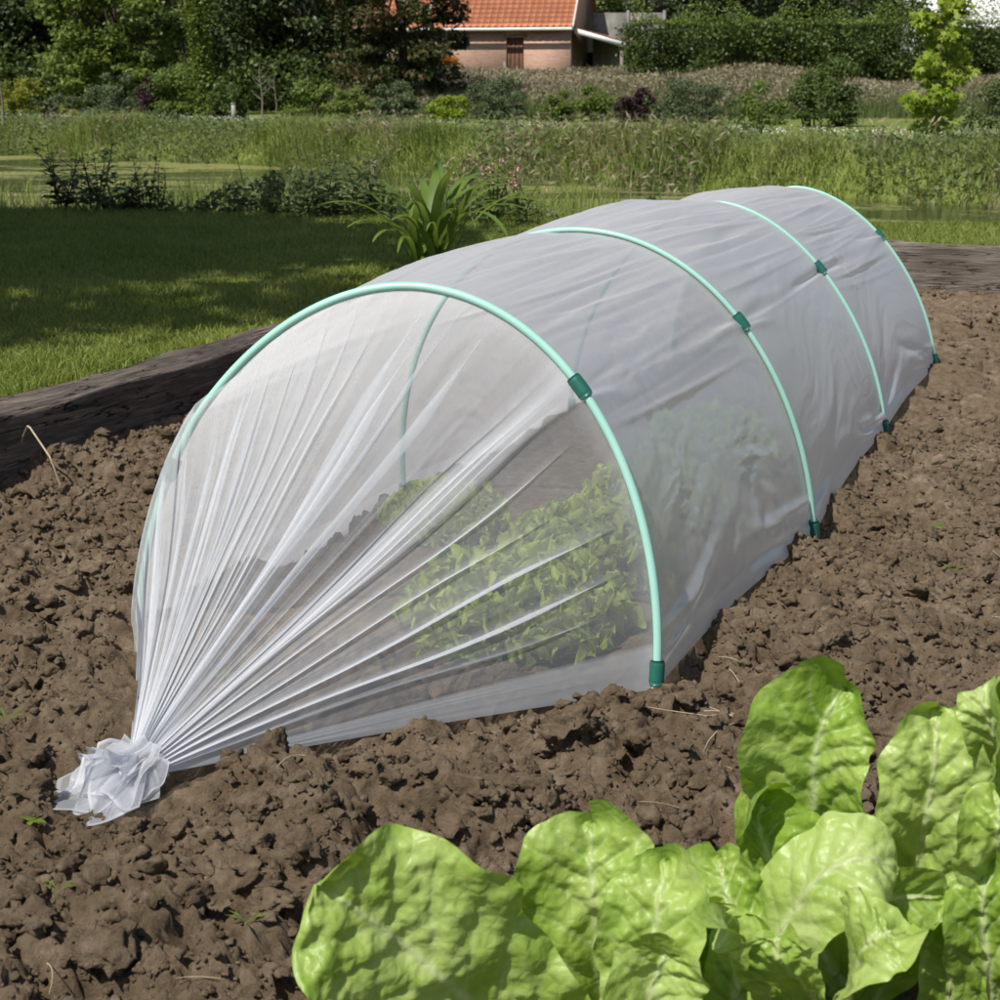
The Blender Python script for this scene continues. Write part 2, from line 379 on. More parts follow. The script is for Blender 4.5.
def scatter_clods(xy, size, protos):
    Vs, Fs, n = [], [], 0
    k = rng.integers(len(protos), size=len(xy)); z = soilz(xy[:, 0], xy[:, 1])
    for pi_ in range(len(protos)):
        idx = np.where(k == pi_)[0]
        if not len(idx): continue
        V, F = protos[pi_]; ang = rng.uniform(0, 6.283, len(idx)); tilt = rng.normal(0, .5, len(idx))
        c, s = np.cos(ang), np.sin(ang); ct, st = np.cos(tilt), np.sin(tilt)
        X = V[None, :, 0]; Y = V[None, :, 1] * ct[:, None] - V[None, :, 2] * st[:, None]; Z = V[None, :, 1] * st[:, None] + V[None, :, 2] * ct[:, None]
        P = np.stack([X * c[:, None] - Y * s[:, None], X * s[:, None] + Y * c[:, None], Z], -1) * size[idx][:, None, None]
        P += np.stack([xy[idx, 0], xy[idx, 1], z[idx] + size[idx] * .18], -1)[:, None]
        Vs.append(P.reshape(-1, 3)); Fs.append((F[None] + (np.arange(len(idx)) * len(V))[:, None, None]).reshape(-1, 3) + n); n += P.shape[0] * P.shape[1]
    return np.concatenate(Vs), np.concatenate(Fs)
def inside_tunnel(a, b, m=0.0): 
    kx, ky = unbed(THROAT_XY[0], THROAT_XY[1]); fan = ((a - kx + .03) ** 2 + (b - ky) ** 2 < .095 ** 2) | (a < .04) & (a > -.52) & (np.abs(b + .02 - .18 * np.minimum(a, 0)) < (.40 + a * .78) + m)
    return ((np.abs(b) < .40 + m) & (a > 0) & (a < 3.6)) | fan
def pick(n, a0, a1, b0, b1, tunnel_margin=.02):
    a = rng.uniform(a0, a1, n); b = rng.uniform(b0, b1, n)
    ok = ~inside_tunnel(a, b, tunnel_margin); a, b = a[ok], b[ok]
    return np.stack(bed(a, b), -1)
CL = MB()
big = [clod_proto(4, s) for s in range(10)]; small = [clod_proto(3, 40 + s) for s in range(12)]; tiny = [clod_proto(2, 80 + s) for s in range(10)]
xy = pick(620, -1.25, .75, -1.17, 1.0, .05); CL.add(*scatter_clods(xy, rng.uniform(.013, .030, len(xy)) * np.where(rng.random(len(xy)) < .12, 1.35, 1), big))
xy = pick(7500, -1.3, 1.2, -1.17, 1.15, .02); CL.add(*scatter_clods(xy, np.minimum(.0055 * (1 + rng.pareto(2.0, len(xy))), .019), small))
xy = pick(5200, 1.0, A_FAR - .03, -1.17, 2.2, .03); CL.add(*scatter_clods(xy, np.minimum(.006 * (1 + rng.pareto(1.9, len(xy))), .022), small))
xy = pick(60000, -1.3, 2.2, -1.17, 1.3, .0); CL.add(*scatter_clods(xy, np.minimum(.0022 * (1 + rng.pareto(2.2, len(xy))), .01), tiny))
tag(CL.build('soil_clods', M['soil']), kind='stuff')

# ------------------------------------------------------------------ sleepers
def sleeper(name, a0, a1, b0, b1, top, label, mat, seed):
    L = math.hypot(a1 - a0, b1 - b0) if False else None
    along_a = (a1 - a0) > (b1 - b0); ln = (a1 - a0) if along_a else (b1 - b0); wd = (b1 - b0) if along_a else (a1 - a0)
    n = int(ln / .012); u = np.linspace(0, ln, n); ring = []
    ht = top + .12; k1, k2 = 16, 22
    e = .006
    prof = [(-wd / 2, z) for z in np.linspace(-.12, top - .012, k2)] + [(-wd / 2 + .012 * (1 - math.cos(t)), top - .012 + .012 * math.sin(t)) for t in np.linspace(.3, 1.57, 4)]
    prof += [(x, top) for x in np.linspace(-wd / 2 + .02, wd / 2 - .02, k1)] + [(wd / 2 - .012 * (1 - math.cos(t)), top - .012 + .012 * math.sin(t)) for t in np.linspace(1.57, .3, 4)] + [(wd / 2, z) for z in np.linspace(top - .012, -.12, k2)]
    prof = np.array(prof)
    U, K = np.meshgrid(u, np.arange(len(prof)), indexing='ij'); Pw = prof[K, 0]; Pz = prof[K, 1]
    wear = fbm2(U * .8, Pw * 0 + .3, 3, seed)                                   # the top edge rises and falls
    q = np.stack([U * 3, Pw * 55, Pz * 55], -1); g = fbm3(q, 4, seed + 3, .6); ridge = -np.abs(fbm3(np.stack([U * 1.6, Pw * 30, Pz * 30], -1), 3, seed + 8)) 
    topm = np.clip((Pz - (top - .1)) / .1, 0, 1)
    Pz = Pz + topm * (wear * .035 + .010 * g + .016 * ridge); 
    side = np.sign(Pw); Pw = Pw + side * (1 - .3 * topm) * (.007 * g + .010 * ridge) + .02 * fbm2(U * .5, U * 0, 2, seed + 30)
    V = np.stack([U - ln / 2, Pw, Pz], -1).reshape(-1, 3); m = len(prof)
    F = [gridfaces(n, m), np.array([list(range(m))]), np.array([[(n - 1) * m + i for i in range(m)][::-1]])]
    o = mk(name, V, F, mat)
    ca, cb = (a0 + a1) / 2, (b0 + b1) / 2; x, y = bed(ca, cb); o.location = (float(x), float(y), 0)
    d = EA if along_a else EB; o.rotation_euler = (0, 0, math.atan2(d[1], d[0]))
    return tag(o, label, 'timber sleeper')
sleeper('timber_sleeper', -3.2, A_FAR + BW - .002, B_LEFT - BW, B_LEFT, .165, 'long dark weathered timber sleeper edging the lawn on the left of the bed', M['timber'], 3)
sleeper('timber_sleeper', A_FAR, A_FAR + BW, B_LEFT + .004, 3.2, .185, 'pale grey timber sleeper across the far end of the bed behind the tunnel', M['timber_pale'], 8)

# ------------------------------------------------------------------ the grow tunnel
HP = [dict(d=0, off=0, W=.804, H=.535, n=1.96, yaw=-.1436, lean=.2023, roll=.0142),
      dict(d=.9181, off=.0325, W=.8243, H=.5582, n=2.076, yaw=-.0175, lean=-.1065, roll=-.0568),
      dict(d=1.9724, off=.0046, W=.8005, H=.5418, n=1.737, yaw=-.0139, lean=-.0532, roll=-.0395),
      dict(d=2.981, off=-.0065, W=.7973, H=.527, n=1.7806, yaw=-.0297, lean=-.0722, roll=-.0556)]
HR = .0063
def hoop_curve(h, npt=400, inset=0.):
    """evenly spaced along its length, from the left foot (s=0) over the top to the right foot (s=1)"""
    t = np.linspace(np.pi, 0, 1600); c, s = np.cos(t), np.sin(t); n = h['n']
    u = (h['W'] / 2 - inset) * np.sign(c) * np.abs(c) ** (2 / n); z = (h['H'] - inset) * np.abs(s) ** (2 / n)
    if h is HP[0]: u = u + .03 * np.clip(1 - z / .34, 0, 1) * (c < 0)
    u = u + h['roll'] * z; l = h['d'] + h['lean'] * z; a = AX + h['yaw']
    X = O2[0] + l * EA[0] + h['off'] * EB[0] + u * math.cos(a); Y = O2[1] + l * EA[1] + h['off'] * EB[1] - u * math.sin(a)
    P = np.stack([X, Y, z], -1); L = np.concatenate([[0], np.cumsum(np.linalg.norm(np.diff(P, axis=0), axis=1))]); L /= L[-1]
    q = np.linspace(0, 1, npt); return np.stack([np.interp(q, L, P[:, i]) for i in range(3)], -1)
def pix(P):
    P = np.asarray(P); d = P[..., 1] * FWD[1] + (P[..., 2] - CAM_H) * FWD[2]; u = P[..., 1] * UPV[1] + (P[..., 2] - CAM_H) * UPV[2]
    return np.stack([500 + FPX * P[..., 0] / d, 500 - FPX * u / d], -1)
T0_ = bed(0, 0)
tunnel = thing('grow_tunnel', (0, 0, 0), 'white fleece grow tunnel on four mint green hoops, near end tied in a knot', 'grow tunnel')
CLIPPIX = [(580, 387), (742, 322), (821, 268), (880, 234)]
FOOTPIX = [(657, 674), (814, 530), (884, 428), (935, 359)]
CLIP_S = []
for h, cp, fp in zip(HP, CLIPPIX, FOOTPIX):
    P = hoop_curve(h, 300); pp = pix(P)
    ft = np.concatenate([[P[0] - [0, 0, .12]], P, [P[-1] - [0, 0, .12]]])
    ho = MB().tube(ft, HR if h is HP[0] else HR * .80, 12).build('hoop', M['mint'], tunnel, True)
    k1 = int(np.argmin(((pp - cp) ** 2).sum(-1)[150:])) + 150; k2 = int(np.argmin(((pp - fp) ** 2).sum(-1)[200:])) + 200
    CLIP_S.append(k1 / 299.)
    k3 = int(np.argmin(((pp - (171, 468)) ** 2).sum(-1)[:150])) if h is HP[0] else 299 - k2
    for k in (k1, k2, k3):
        i0, i1 = max(k - 4, 0), min(k + 4, 299)
        seg = P[i0:i1 + 1]; seg = np.stack([np.interp(np.linspace(0, 1, 9), np.linspace(0, 1, len(seg)), seg[:, j]) for j in range(3)], -1)
        c_ = seg[4]; ln = np.linalg.norm(seg[-1] - seg[0]); seg = c_ + (seg - c_) * (.034 / ln)
        MB().tube(seg, np.array([.0095, .0108, .0108, .0108, .0108, .0108, .0108, .0108, .0095]), 14).build('clip', M['clip'], ho, True)

def gauss(x): return np.exp(-x * x)
# --- the sides: one sheet over four hoops
NS, NV = 720, 100
def body_sheet():
    q = np.random.default_rng(5); rows = []; dens = []
    s = np.linspace(0, 1, NS); C = []
    for k_, h in enumerate(HP):
        wl = np.clip(((.30, .47, .45, .45)[k_] - s) / .06, 0, 1)[:, None]; c_ = hoop_curve(h, NS, HR * (1.05, .85, .40, .25)[k_]) * (1 - wl) + hoop_curve(h, NS, -HR * 1.25) * wl
        if k_ == 2: c_ = c_ + norm(c_ - c_[[0, -1]].mean(0)) * (.026 * np.exp(-((s - .37) / .10) ** 2))[:, None]
        C.append(c_)
    for i in range(3):
        A, Bc = C[i], C[i + 1]; v = np.linspace(0, 1, NV + (1 if i == 2 else 0), endpoint=(i == 2))
        lines = []
        for k in range(30):                                   # long shallow folds from hoop to hoop, mostly over the crown
            s0 = np.clip(q.normal(.50, .13), .12, .8); s1 = s0 + q.normal(0, .02)
            lines.append((s0, s1, q.uniform(.004, .011), q.uniform(.0015, .0042) * q.choice([-1, 1, 1]), q.uniform(.6, 1.6)))
        for k in range(26):                                   # crisp taut creases
            s0 = np.clip(q.normal(.52, .10), .2, .9); lines.append((s0, s0 + q.normal(0, .018), q.uniform(.0025, .005), q.uniform(.0010, .0025) * q.choice([-1, 1, 1]), q.uniform(.3, .9)))
        for k in range(8):                                    # gathered at the clips
            lines.append((CLIP_S[i] + q.normal(0, .004), CLIP_S[i] + q.normal(-.005, .05), q.uniform(.006, .016), q.uniform(.0012, .0038) * q.choice([-1, 1]), -1))
            lines.append((CLIP_S[i + 1] + q.normal(-.01, .05), CLIP_S[i + 1] + q.normal(0, .004), q.uniform(.006, .016), q.uniform(.0012, .0038) * q.choice([-1, 1]), -2))
        for k in range(5):                                    # and at the feet
            lines.append((1 - abs(q.normal(0, .03)), 1 - abs(q.normal(.10, .06)), .012, q.uniform(.003, .006) * q.choice([-1, 1]), -1))
            lines.append((1 - abs(q.normal(.10, .06)), 1 - abs(q.normal(0, .03)), .012, q.uniform(.003, .006) * q.choice([-1, 1]), -2))
        Lb = np.linalg.norm(Bc[NS // 2] - A[NS // 2])
        for vv in v:
            P = A * (1 - vv) + Bc * vv
            ctr = P[[0, -1]].mean(0); out = norm(P - ctr); 
            ends = np.sin(np.pi * vv) ** .8
            sag = -.020 * np.sin(np.pi * vv) * gauss((s - .80) / .16) - .018 * np.sin(np.pi * vv) * gauss((s - .08) / .10) + (.020 if i < 1 else .024) * np.sin(np.pi * vv) * gauss((s - .40) / .12)
            dsp = np.zeros(NS)
            for s0, s1, wd, am, kind in lines:
                c = s0 + (s1 - s0) * vv
                e = math.sin(math.pi * vv) ** kind if kind > 0 else ((math.exp(-((vv - .12) / .28) ** 2)) if kind == -1 else math.exp(-((vv - .88) / .28) ** 2))
                wdd = wd * (.55 + .9 * (vv if kind == -1 else (1 - vv if kind == -2 else .4)))
                dsp += am * e * gauss((s - c) / wdd)
            px = s * 1.25; py = np.full(NS, vv * Lb + i * 3.7)
            st = fbm2(px * 22 + 6 * (noise2(px * 2, py * 2, 3)), py * 2.6, 3, 300)
            dsp += .0035 * st * ends
            cr = -np.abs(fbm2(px * 13 + 2 * noise2(px * 9, py * 9, 8), py * 11, 4, 310)) * np.clip(fbm2(px * 3.0, py * 2.6, 2, 320) * 4.0 + .1, 0, 1)
            dsp += .013 * (cr + .0) * ends * np.clip((s - .6) / .1, 0, 1) * np.clip((1 - s) / .06, .15, 1)
            P = P + out * (sag + dsp)[:, None]
            lift = np.sin(np.pi * vv) * .012 * np.clip((s - .96) / .04, 0, 1); P[:, 2] += lift
            rows.append(P); dens.append(1 + .9 * (s > .972) + .9 * (s < .028) + 1.0 * (np.abs(s - .5) < 0))
    V = np.array(rows); n = len(rows)
    return mk('cover', V.reshape(-1, 3), gridfaces(n, NS), M['film'], tunnel, True, attrs={'dens': np.array(dens).ravel()})
cover = body_sheet()

# --- the tied ends: pleated fans running to a knot
def fan(h, throat, throat_r, NS, NV, seed, pleats, curve_off, flip=False):
    q = np.random.default_rng(seed)
    C = hoop_curve(h, 1200, HR * 1.05); Co = hoop_curve(h, 1200, -HR * 2.2); wl = np.clip((.30 - np.linspace(0, 1, 1200)) / .05, 0, 1)[:, None]; C = C * (1 - wl) + Co * wl
    s = np.linspace(0, 1, NS); throat = np.asarray(throat, float)
    axis = norm(throat - (C[0] + C[-1]) / 2 - [0, 0, .15])
    side = norm(np.cross(axis, [0, 0, 1.])) * (1 if not flip else 1); upv = np.cross(side, axis)
    if (C[-1] - C[0]) @ side < 0: side = -side
    rows, dens = [], []
    base = np.linspace(0, 1, 1200)
    f1 = fbm2(s * 60, s * 0 + seed, 3, seed + 2); 
    vs = 1 - (1 - np.linspace(0, 1, NV)) ** 1.25
    for v in vs:
        th = s.copy(); off = np.zeros(NS); pd = np.zeros(NS)
        for (sj, wj, aj, v0) in pleats:
            k = aj * np.clip((v - v0 * .55 + .015) / .22, 0, 1) ** .8
            x = (s - sj - .004 * math.sin(9 * v + sj * 40)) / wj
            e = np.exp(-x * x); th = th - k * wj * x * e; pd += .32 * k * np.exp(-x * x * .6); off += .0032 * np.sign(math.sin(sj * 977)) * k * np.tanh(1.5 * x) * e * (1 - .55 * v) + .0035 * k * e * (1 - .8 * v)
        th = np.clip(th, 0, 1)
        P = np.stack([np.interp(th, base, C[:, i]) for i in range(3)], -1)
        ang = np.pi * (1 - th) * 1.0
        Q = throat + throat_r * (np.cos(ang)[:, None] * side + (np.sin(ang) * 1.15 - .45)[:, None] * upv)
        t = v
        Pt = P * (1 - t) + Q * t
        ctr = (C[0] + C[-1]) / 2 * (1 - t) + throat * t; out = norm(Pt - ctr)
        env = math.sin(math.pi * min(v * 1.05, 1)) ** .7
        hang = curve_off * math.sin(math.pi * v)
        fine = fbm2(th * 95, np.full(NS, v * 1.3), 3, seed + 31); broad = fbm2(th * 22, np.full(NS, v * .9), 2, seed + 35)
        calm = 1 - .72 * np.clip((s - .70) / .04, 0, 1) * (1 if h is HP[0] else 0)
        Pt = Pt + out * (off + env * (.0035 * fine + .006 * broad) * calm - hang)[:, None]
        low = np.clip((.03 - Pt[:, 2]) / .03, 0, 1)
        rows.append(Pt)
        gather = 1 + .42 * (1 / max(1 - v, .04) - 1)
        streak = 1 + pd + calm * (.24 + .3 * v) * np.clip(fbm2(s * 130, np.full(NS, v * .7), 3, seed + 41) * 2.2, -.75, 1.8) + .35 * np.clip(fbm2(s * 46, np.full(NS, v * .4), 2, seed + 45) * 2.5, -.6, 1.5) * (.2 + v)
        bund = 1 + (1.2 + 5.5 * v) * gauss((s - CLIP_S[0] + .014) / .018) * (1 if h is HP[0] else 0) + .75 * gauss((s - .85) / .12) * (1 if h is HP[0] else 0)
        hem = bund + 3.4 * np.clip((s - .955) / .006, 0, 1) + 1.0 * (s < .02)
        dens.append(np.clip(gather * np.clip(streak, .35, 3.2) * hem * (1 + .9 * gauss(v / .03)), .3, 14))
    V = np.array(rows)
    return V, gridfaces(len(vs), NS), np.array(dens).ravel()
THROAT = at(144, 764, 1.80)
q = np.random.default_rng(12)
PL = []
for k, sj in enumerate(np.cumsum(q.uniform(.014, .044, 21)) * .96 + .060):           # pleats on the left and over the crown, broad and narrow
    if sj < .60: PL.append((sj, q.choice([.004, .0055, .008, .0115]), q.uniform(2.0, 3.2), q.choice([.02, .08, .18])))
for ds, wj in ((-.034, .007), (-.020, .010), (-.006, .012), (.007, .008), (.016, .005)): PL.append((CLIP_S[0] + ds, wj, q.uniform(1.3, 2.0), .0))
for sj, wj, aj, v0 in ((.600, .010, 2.9, .08), (.745, .005, 2.2, .12), (.79, .0045, 2.2, .3), (.835, .007, 2.4, .08), (.885, .006, 2.6, .10), (.915, .004, 2.3, .25)): PL.append((sj, wj, aj, v0))
V, F, D = fan(HP[0], THROAT, .021, 2600, 90, 3, PL, .012)
mk('tied_end', V, F, M['fleece'], tunnel, True, attrs={'dens': D}) if False else None
te = mk('tied_end', V.reshape(-1, 3), F, M['fleece'], tunnel, True, attrs={'dens': D})
# far end, mostly hidden behind the last hoop
bx, by = bed(3.50, .0); PL2 = [((k + q.uniform(.2, .8)) / 26, q.uniform(.004, .008), q.uniform(1.8, 3), q.choice([.05, .15])) for k in range(26)]
V, F, D = fan(HP[3], (float(bx), float(by), .05), .022, 900, 40, 23, PL2, .012, True)
mk('tied_end', V.reshape(-1, 3), F, M['fleece'], tunnel, True, attrs={'dens': D})

# --- the knot: loose ends of the cloth spreading from the tie over the soil
def knot(throat, direc, scale, seed, name='knot'):
    q = np.random.default_rng(seed); m = MB(); dens = []
    d = norm(direc); side = norm(np.cross(d, [0, 0, 1.])); up = np.cross(side, d)
    def petal(az, el, ln, wd, cup, twist, dn):
        nu, nv = 34, 30
        ax = norm(d * math.cos(az) * math.cos(el) + side * math.sin(az) * math.cos(el) + up * math.sin(el)); sd = norm(np.cross(ax, up)); n_ = np.cross(sd, ax)
        sd2 = sd * math.cos(twist) + n_ * math.sin(twist); n2 = np.cross(sd2, ax)
        u = np.linspace(0, 1, nu)[:, None]; v = np.linspace(-1, 1, nv)[None, :]
        ww = wd * (.12 + 1.0 * u ** .9); tip = 1 - .46 * np.abs(v + .25 * math.sin(az * 9)) ** 1.5 + .04 * np.sin(v * 6 + az * 7)
        uu = u * tip
        pl = cup * (np.cos(v * 6 + az * 5) * .24 + v * v * .9) * (.25 + u) * (1.05 - .55 * u)
        X = uu * ln; S = v * ww; N = pl * wd + .10 * wd * fbm2(u * 3 + az * 9 + v * 0, v * 1.6 + u * 0, 2, seed)
        P = throat + X[..., None] * ax + S[..., None] * sd2 + N[..., None] * n2
        P[..., 2] -= .35 * (uu ** 2) * ln * (1 if el > -.2 else .4)
        lo = .016 + .006 * q.random(); P[..., 2] = lo + np.log1p(np.exp(np.clip((P[..., 2] - lo) / .006, -30, 30))) * .006
        m.add(P.reshape(-1, 3), gridfaces(nu, nv)); dens.append(np.full(nu * nv, dn * 1.5) * (1 + 1.2 * (1 - u) ** 2 + 2.2 * (np.abs(v) > .95) + 2.2 * (u > .965)).ravel())
    for a_ in ((.10, -.02, .096, .032, .7, .3, 1.5), (-.85, .42, .080, .026, .8, -.4, 1.5), (-.42, .20, .098, .026, .8, .5, 1.6), (.72, -.20, .088, .030, .8, .2, 1.6), (1.30, -.10, .078, .020, .8, -.5, 1.3), (-.62, .34, .085, .020, .9, 1.2, 1.4),
               (.0, .35, .066, .026, 1.1, .2, 2.0), (.45, .15, .070, .028, 1.1, -.3, 2.2), (-.2, .0, .082, .030, 1.2, .9, 1.8), (.35, -.1, .085, .030, 1.2, -.8, 2.0), (-1.0, .1, .050, .020, 1, .1, 1.8), (.9, .1, .056, .024, 1.1, .6, 2.2), (.6, .5, .048, .022, 1.0, 0, 2.2)):
        petal(a_[0], a_[1], a_[2] * scale, a_[3] * scale, *a_[4:])
    # the tight neck
    nu, nv = 20, 72; u = np.linspace(0, 1, nu)[:, None]; a = np.arange(nv)[None, :] * 2 * np.pi / nv
    r = (.021 - .006 * np.sin(u * np.pi) + .014 * u * u) * scale * (1 + .14 * np.cos(a * 9 + 2 * u) + .10 * np.cos(a * 14 - u))
    P = throat + (u * .05 * scale - .012)[..., None] * d + (r * np.cos(a))[..., None] * side + (r * np.sin(a) * 1.0)[..., None] * up
    m.add(P.reshape(-1, 3), gridfaces(nu, nv, True)); dens.append(np.full(nu * nv, 3.))
    return m.build(name, M['fleece'], tunnel, True, attrs={'dens': np.concatenate(dens)})
kd = at(66, 812, 1.72) - THROAT; kd[2] *= .8
knot(THROAT, kd, 1.3, 5)
knot(np.array([float(bx), float(by), .05]), np.array([EA[0], EA[1], -.1]), 1.0, 9)

# ------------------------------------------------------------------ curly lettuces under the fleece
M['curly'] = foliage('curly_leaf', [(.24, .32, .045), (.31, .40, .06), (.40, .47, .10)], .45, .5, .3, 9, 1.4)
def curly_head(seed, rad=.150, ht=.105, nleaf=44, ncurl=620):
    q = np.random.default_rng(seed); m = MB(); nu, nv = 12, 17
    for k in range(nleaf):                                    # the outer leaves
        f = k / nleaf; az = k * 2.39996 + q.normal(0, .25); el = R(6 + 60 * f) + q.normal(0, .10); ln = rad * (1.02 - .4 * f) * q.uniform(.8, 1.05)
        u = np.linspace(0, 1, nu)[:, None]; v = np.linspace(-1, 1, nv)[None, :]
        bend = el + (.75 - 1.3 * f) * u * u; arch = ln * u * (1 - .22 * v * v * u)
        R_ = arch * np.cos(bend - .35 * u); Z = arch * np.sin(bend) * (ht / rad)
        wd = ln * (.06 + .26 * np.sin(np.clip(u * .86, 0, 1) * np.pi) ** .75)
        fr = np.abs(v) ** 2 * u + np.clip(u - .62, 0, 1) * 1.6; p1, p2 = q.uniform(0, 6.28, 2)
        ruf = ln * .05 * fr * np.sin(v * 8 + u * 10 + p1) + ln * .05 * fr * np.sin(v * 15 - u * 9 + p2)
        Tn = v * wd
        P = np.stack([R_ * np.cos(az) - Tn * np.sin(az), R_ * np.sin(az) + Tn * np.cos(az), Z + ruf + .012], -1)
        m.add(P.reshape(-1, 3), gridfaces(nu, nv))
    nu, nv = 7, 13; u = np.linspace(0, 1, nu)[:, None]; v = np.linspace(-1, 1, nv)[None, :]
    for k in range(ncurl):                                    # frilled leaf ends all over the head
        az = q.uniform(0, 6.283); ph = math.asin(q.random() ** .8); rr = q.uniform(.72, 1.06) * (1 + .10 * math.sin(az * 5 + seed) + .06 * math.sin(az * 9))
        o = np.array([math.cos(az) * math.cos(ph) * rad, math.sin(az) * math.cos(ph) * rad, math.sin(ph) * ht * 1.05 + .012]) * rr
        n_ = norm(o * [1, 1, (rad / ht) ** 2 * .6] + q.normal(0, .05, 3)); t_ = norm(np.cross(n_, q.normal(size=3))); b_ = np.cross(n_, t_); up_ = norm(n_ * .8 + [0, 0, .6] + q.normal(0, .3, 3)); l = q.uniform(.016, .031)
        p1 = q.uniform(0, 6.28); wv = l * .26 * u * np.sin(v * 5 + p1) + l * .12 * u * np.sin(v * 9 + p1 * 2)
        P = o + (l * (u - .5 - .45 * v * v * u))[..., None] * up_ + (l * v * (.16 + .85 * np.sin(np.clip(u * .80 + .10, 0, 1) * np.pi) ** .7))[..., None] * t_ + wv[..., None] * b_
        P[..., 2] = np.maximum(P[..., 2], .006); m.add(P.reshape(-1, 3), gridfaces(nu, nv))
    return m
LET = [((.20, .13), 1.06, 'bright curly endive under the fleece, nearest to the tied end on the right row'),
       ((.58, .13), 1.0, 'curly endive under the fleece just behind the first hoop, second of the right row'),
       ((1.00, .12), 1.0, 'curly endive under the fleece at the second hoop, third of the right row'),
       ((.72, -.21), .8, 'curly endive under the fleece, the only one standing left of the row'),
       ((1.48, .10), 1.0, 'curly endive under the fleece past the second hoop, fourth of the right row')]
protos = [curly_head(101), curly_head(102), curly_head(103)]
for i, ((a, b), sc, lab) in enumerate(LET):
    x, y = bed(a, b); z = float(soilz(x, y)[0])
    P = protos[i % 3]
    o = P.build('curly_lettuce', M['curly'], None, True); o.location = (float(x), float(y), z - .005); o.scale = (sc,) * 3; o.rotation_euler = (0, 0, i * 1.7)
    tag(o, lab, 'lettuce', 'curly lettuces growing under the fleece')

# ------------------------------------------------------------------ chard in the foreground
def chard_mat():
    m, nt, out = newmat('chard_leaf'); p = nd(nt, 'ShaderNodeBsdfPrincipled')
    ve = nd(nt, 'ShaderNodeAttribute', attribute_name='vein'); hu = nd(nt, 'ShaderNodeAttribute', attribute_name='tone')
    n = noisen(nt, 26, 5, .6); n2 = noisen(nt, 120, 3)
    f = mathn(nt, 'ADD', mathn(nt, 'ADD', mathn(nt, 'MULTIPLY', n, .9), mathn(nt, 'MULTIPLY', n2, .25)), hu.outputs['Fac'])
    c = ramp(nt, f, [(.28, (.16, .275, .028)), (.50, (.255, .395, .055)), (.70, (.36, .49, .115)), (.9, (.46, .57, .20))])
    c = mixc(nt, ve.outputs['Fac'], c, (.52, .60, .30))
    nt.links.new(c, p.inputs['Base Color']); p.inputs['Roughness'].default_value = .42; p.inputs['Specular IOR Level'].default_value = .46
    vor = nd(nt, 'ShaderNodeTexVoronoi', feature='DISTANCE_TO_EDGE'); vor.inputs['Scale'].default_value = 95
    tc = nd(nt, 'ShaderNodeTexCoord'); nt.links.new(tc.outputs['Object'], vor.inputs['Vector'])
    h = mathn(nt, 'ADD', mathn(nt, 'MULTIPLY', mathn(nt, 'MINIMUM', vor.outputs['Distance'], .35), 1.2), mathn(nt, 'MULTIPLY', noisen(nt, 60, 4), 1.2))
    b = bump(nt, h, .24, .006); nt.links.new(b, p.inputs['Normal'])
    t = nd(nt, 'ShaderNodeBsdfTranslucent'); nt.links.new(mixc(nt, 1., c, (1.0, .95, .32), 'MULTIPLY'), t.inputs[0])
    mx = nd(nt, 'ShaderNodeMixShader'); mx.inputs[0].default_value = .34
    nt.links.new(p.outputs[0], mx.inputs[1]); nt.links.new(t.outputs[0], mx.inputs[2]); nt.links.new(mx.outputs[0], out.inputs[0]); return m
M['chard'] = chard_mat()
M['chard_stem'] = simple('chard_stem', [(.30, .40, .14), (.46, .55, .28)], 30, .4, .4)
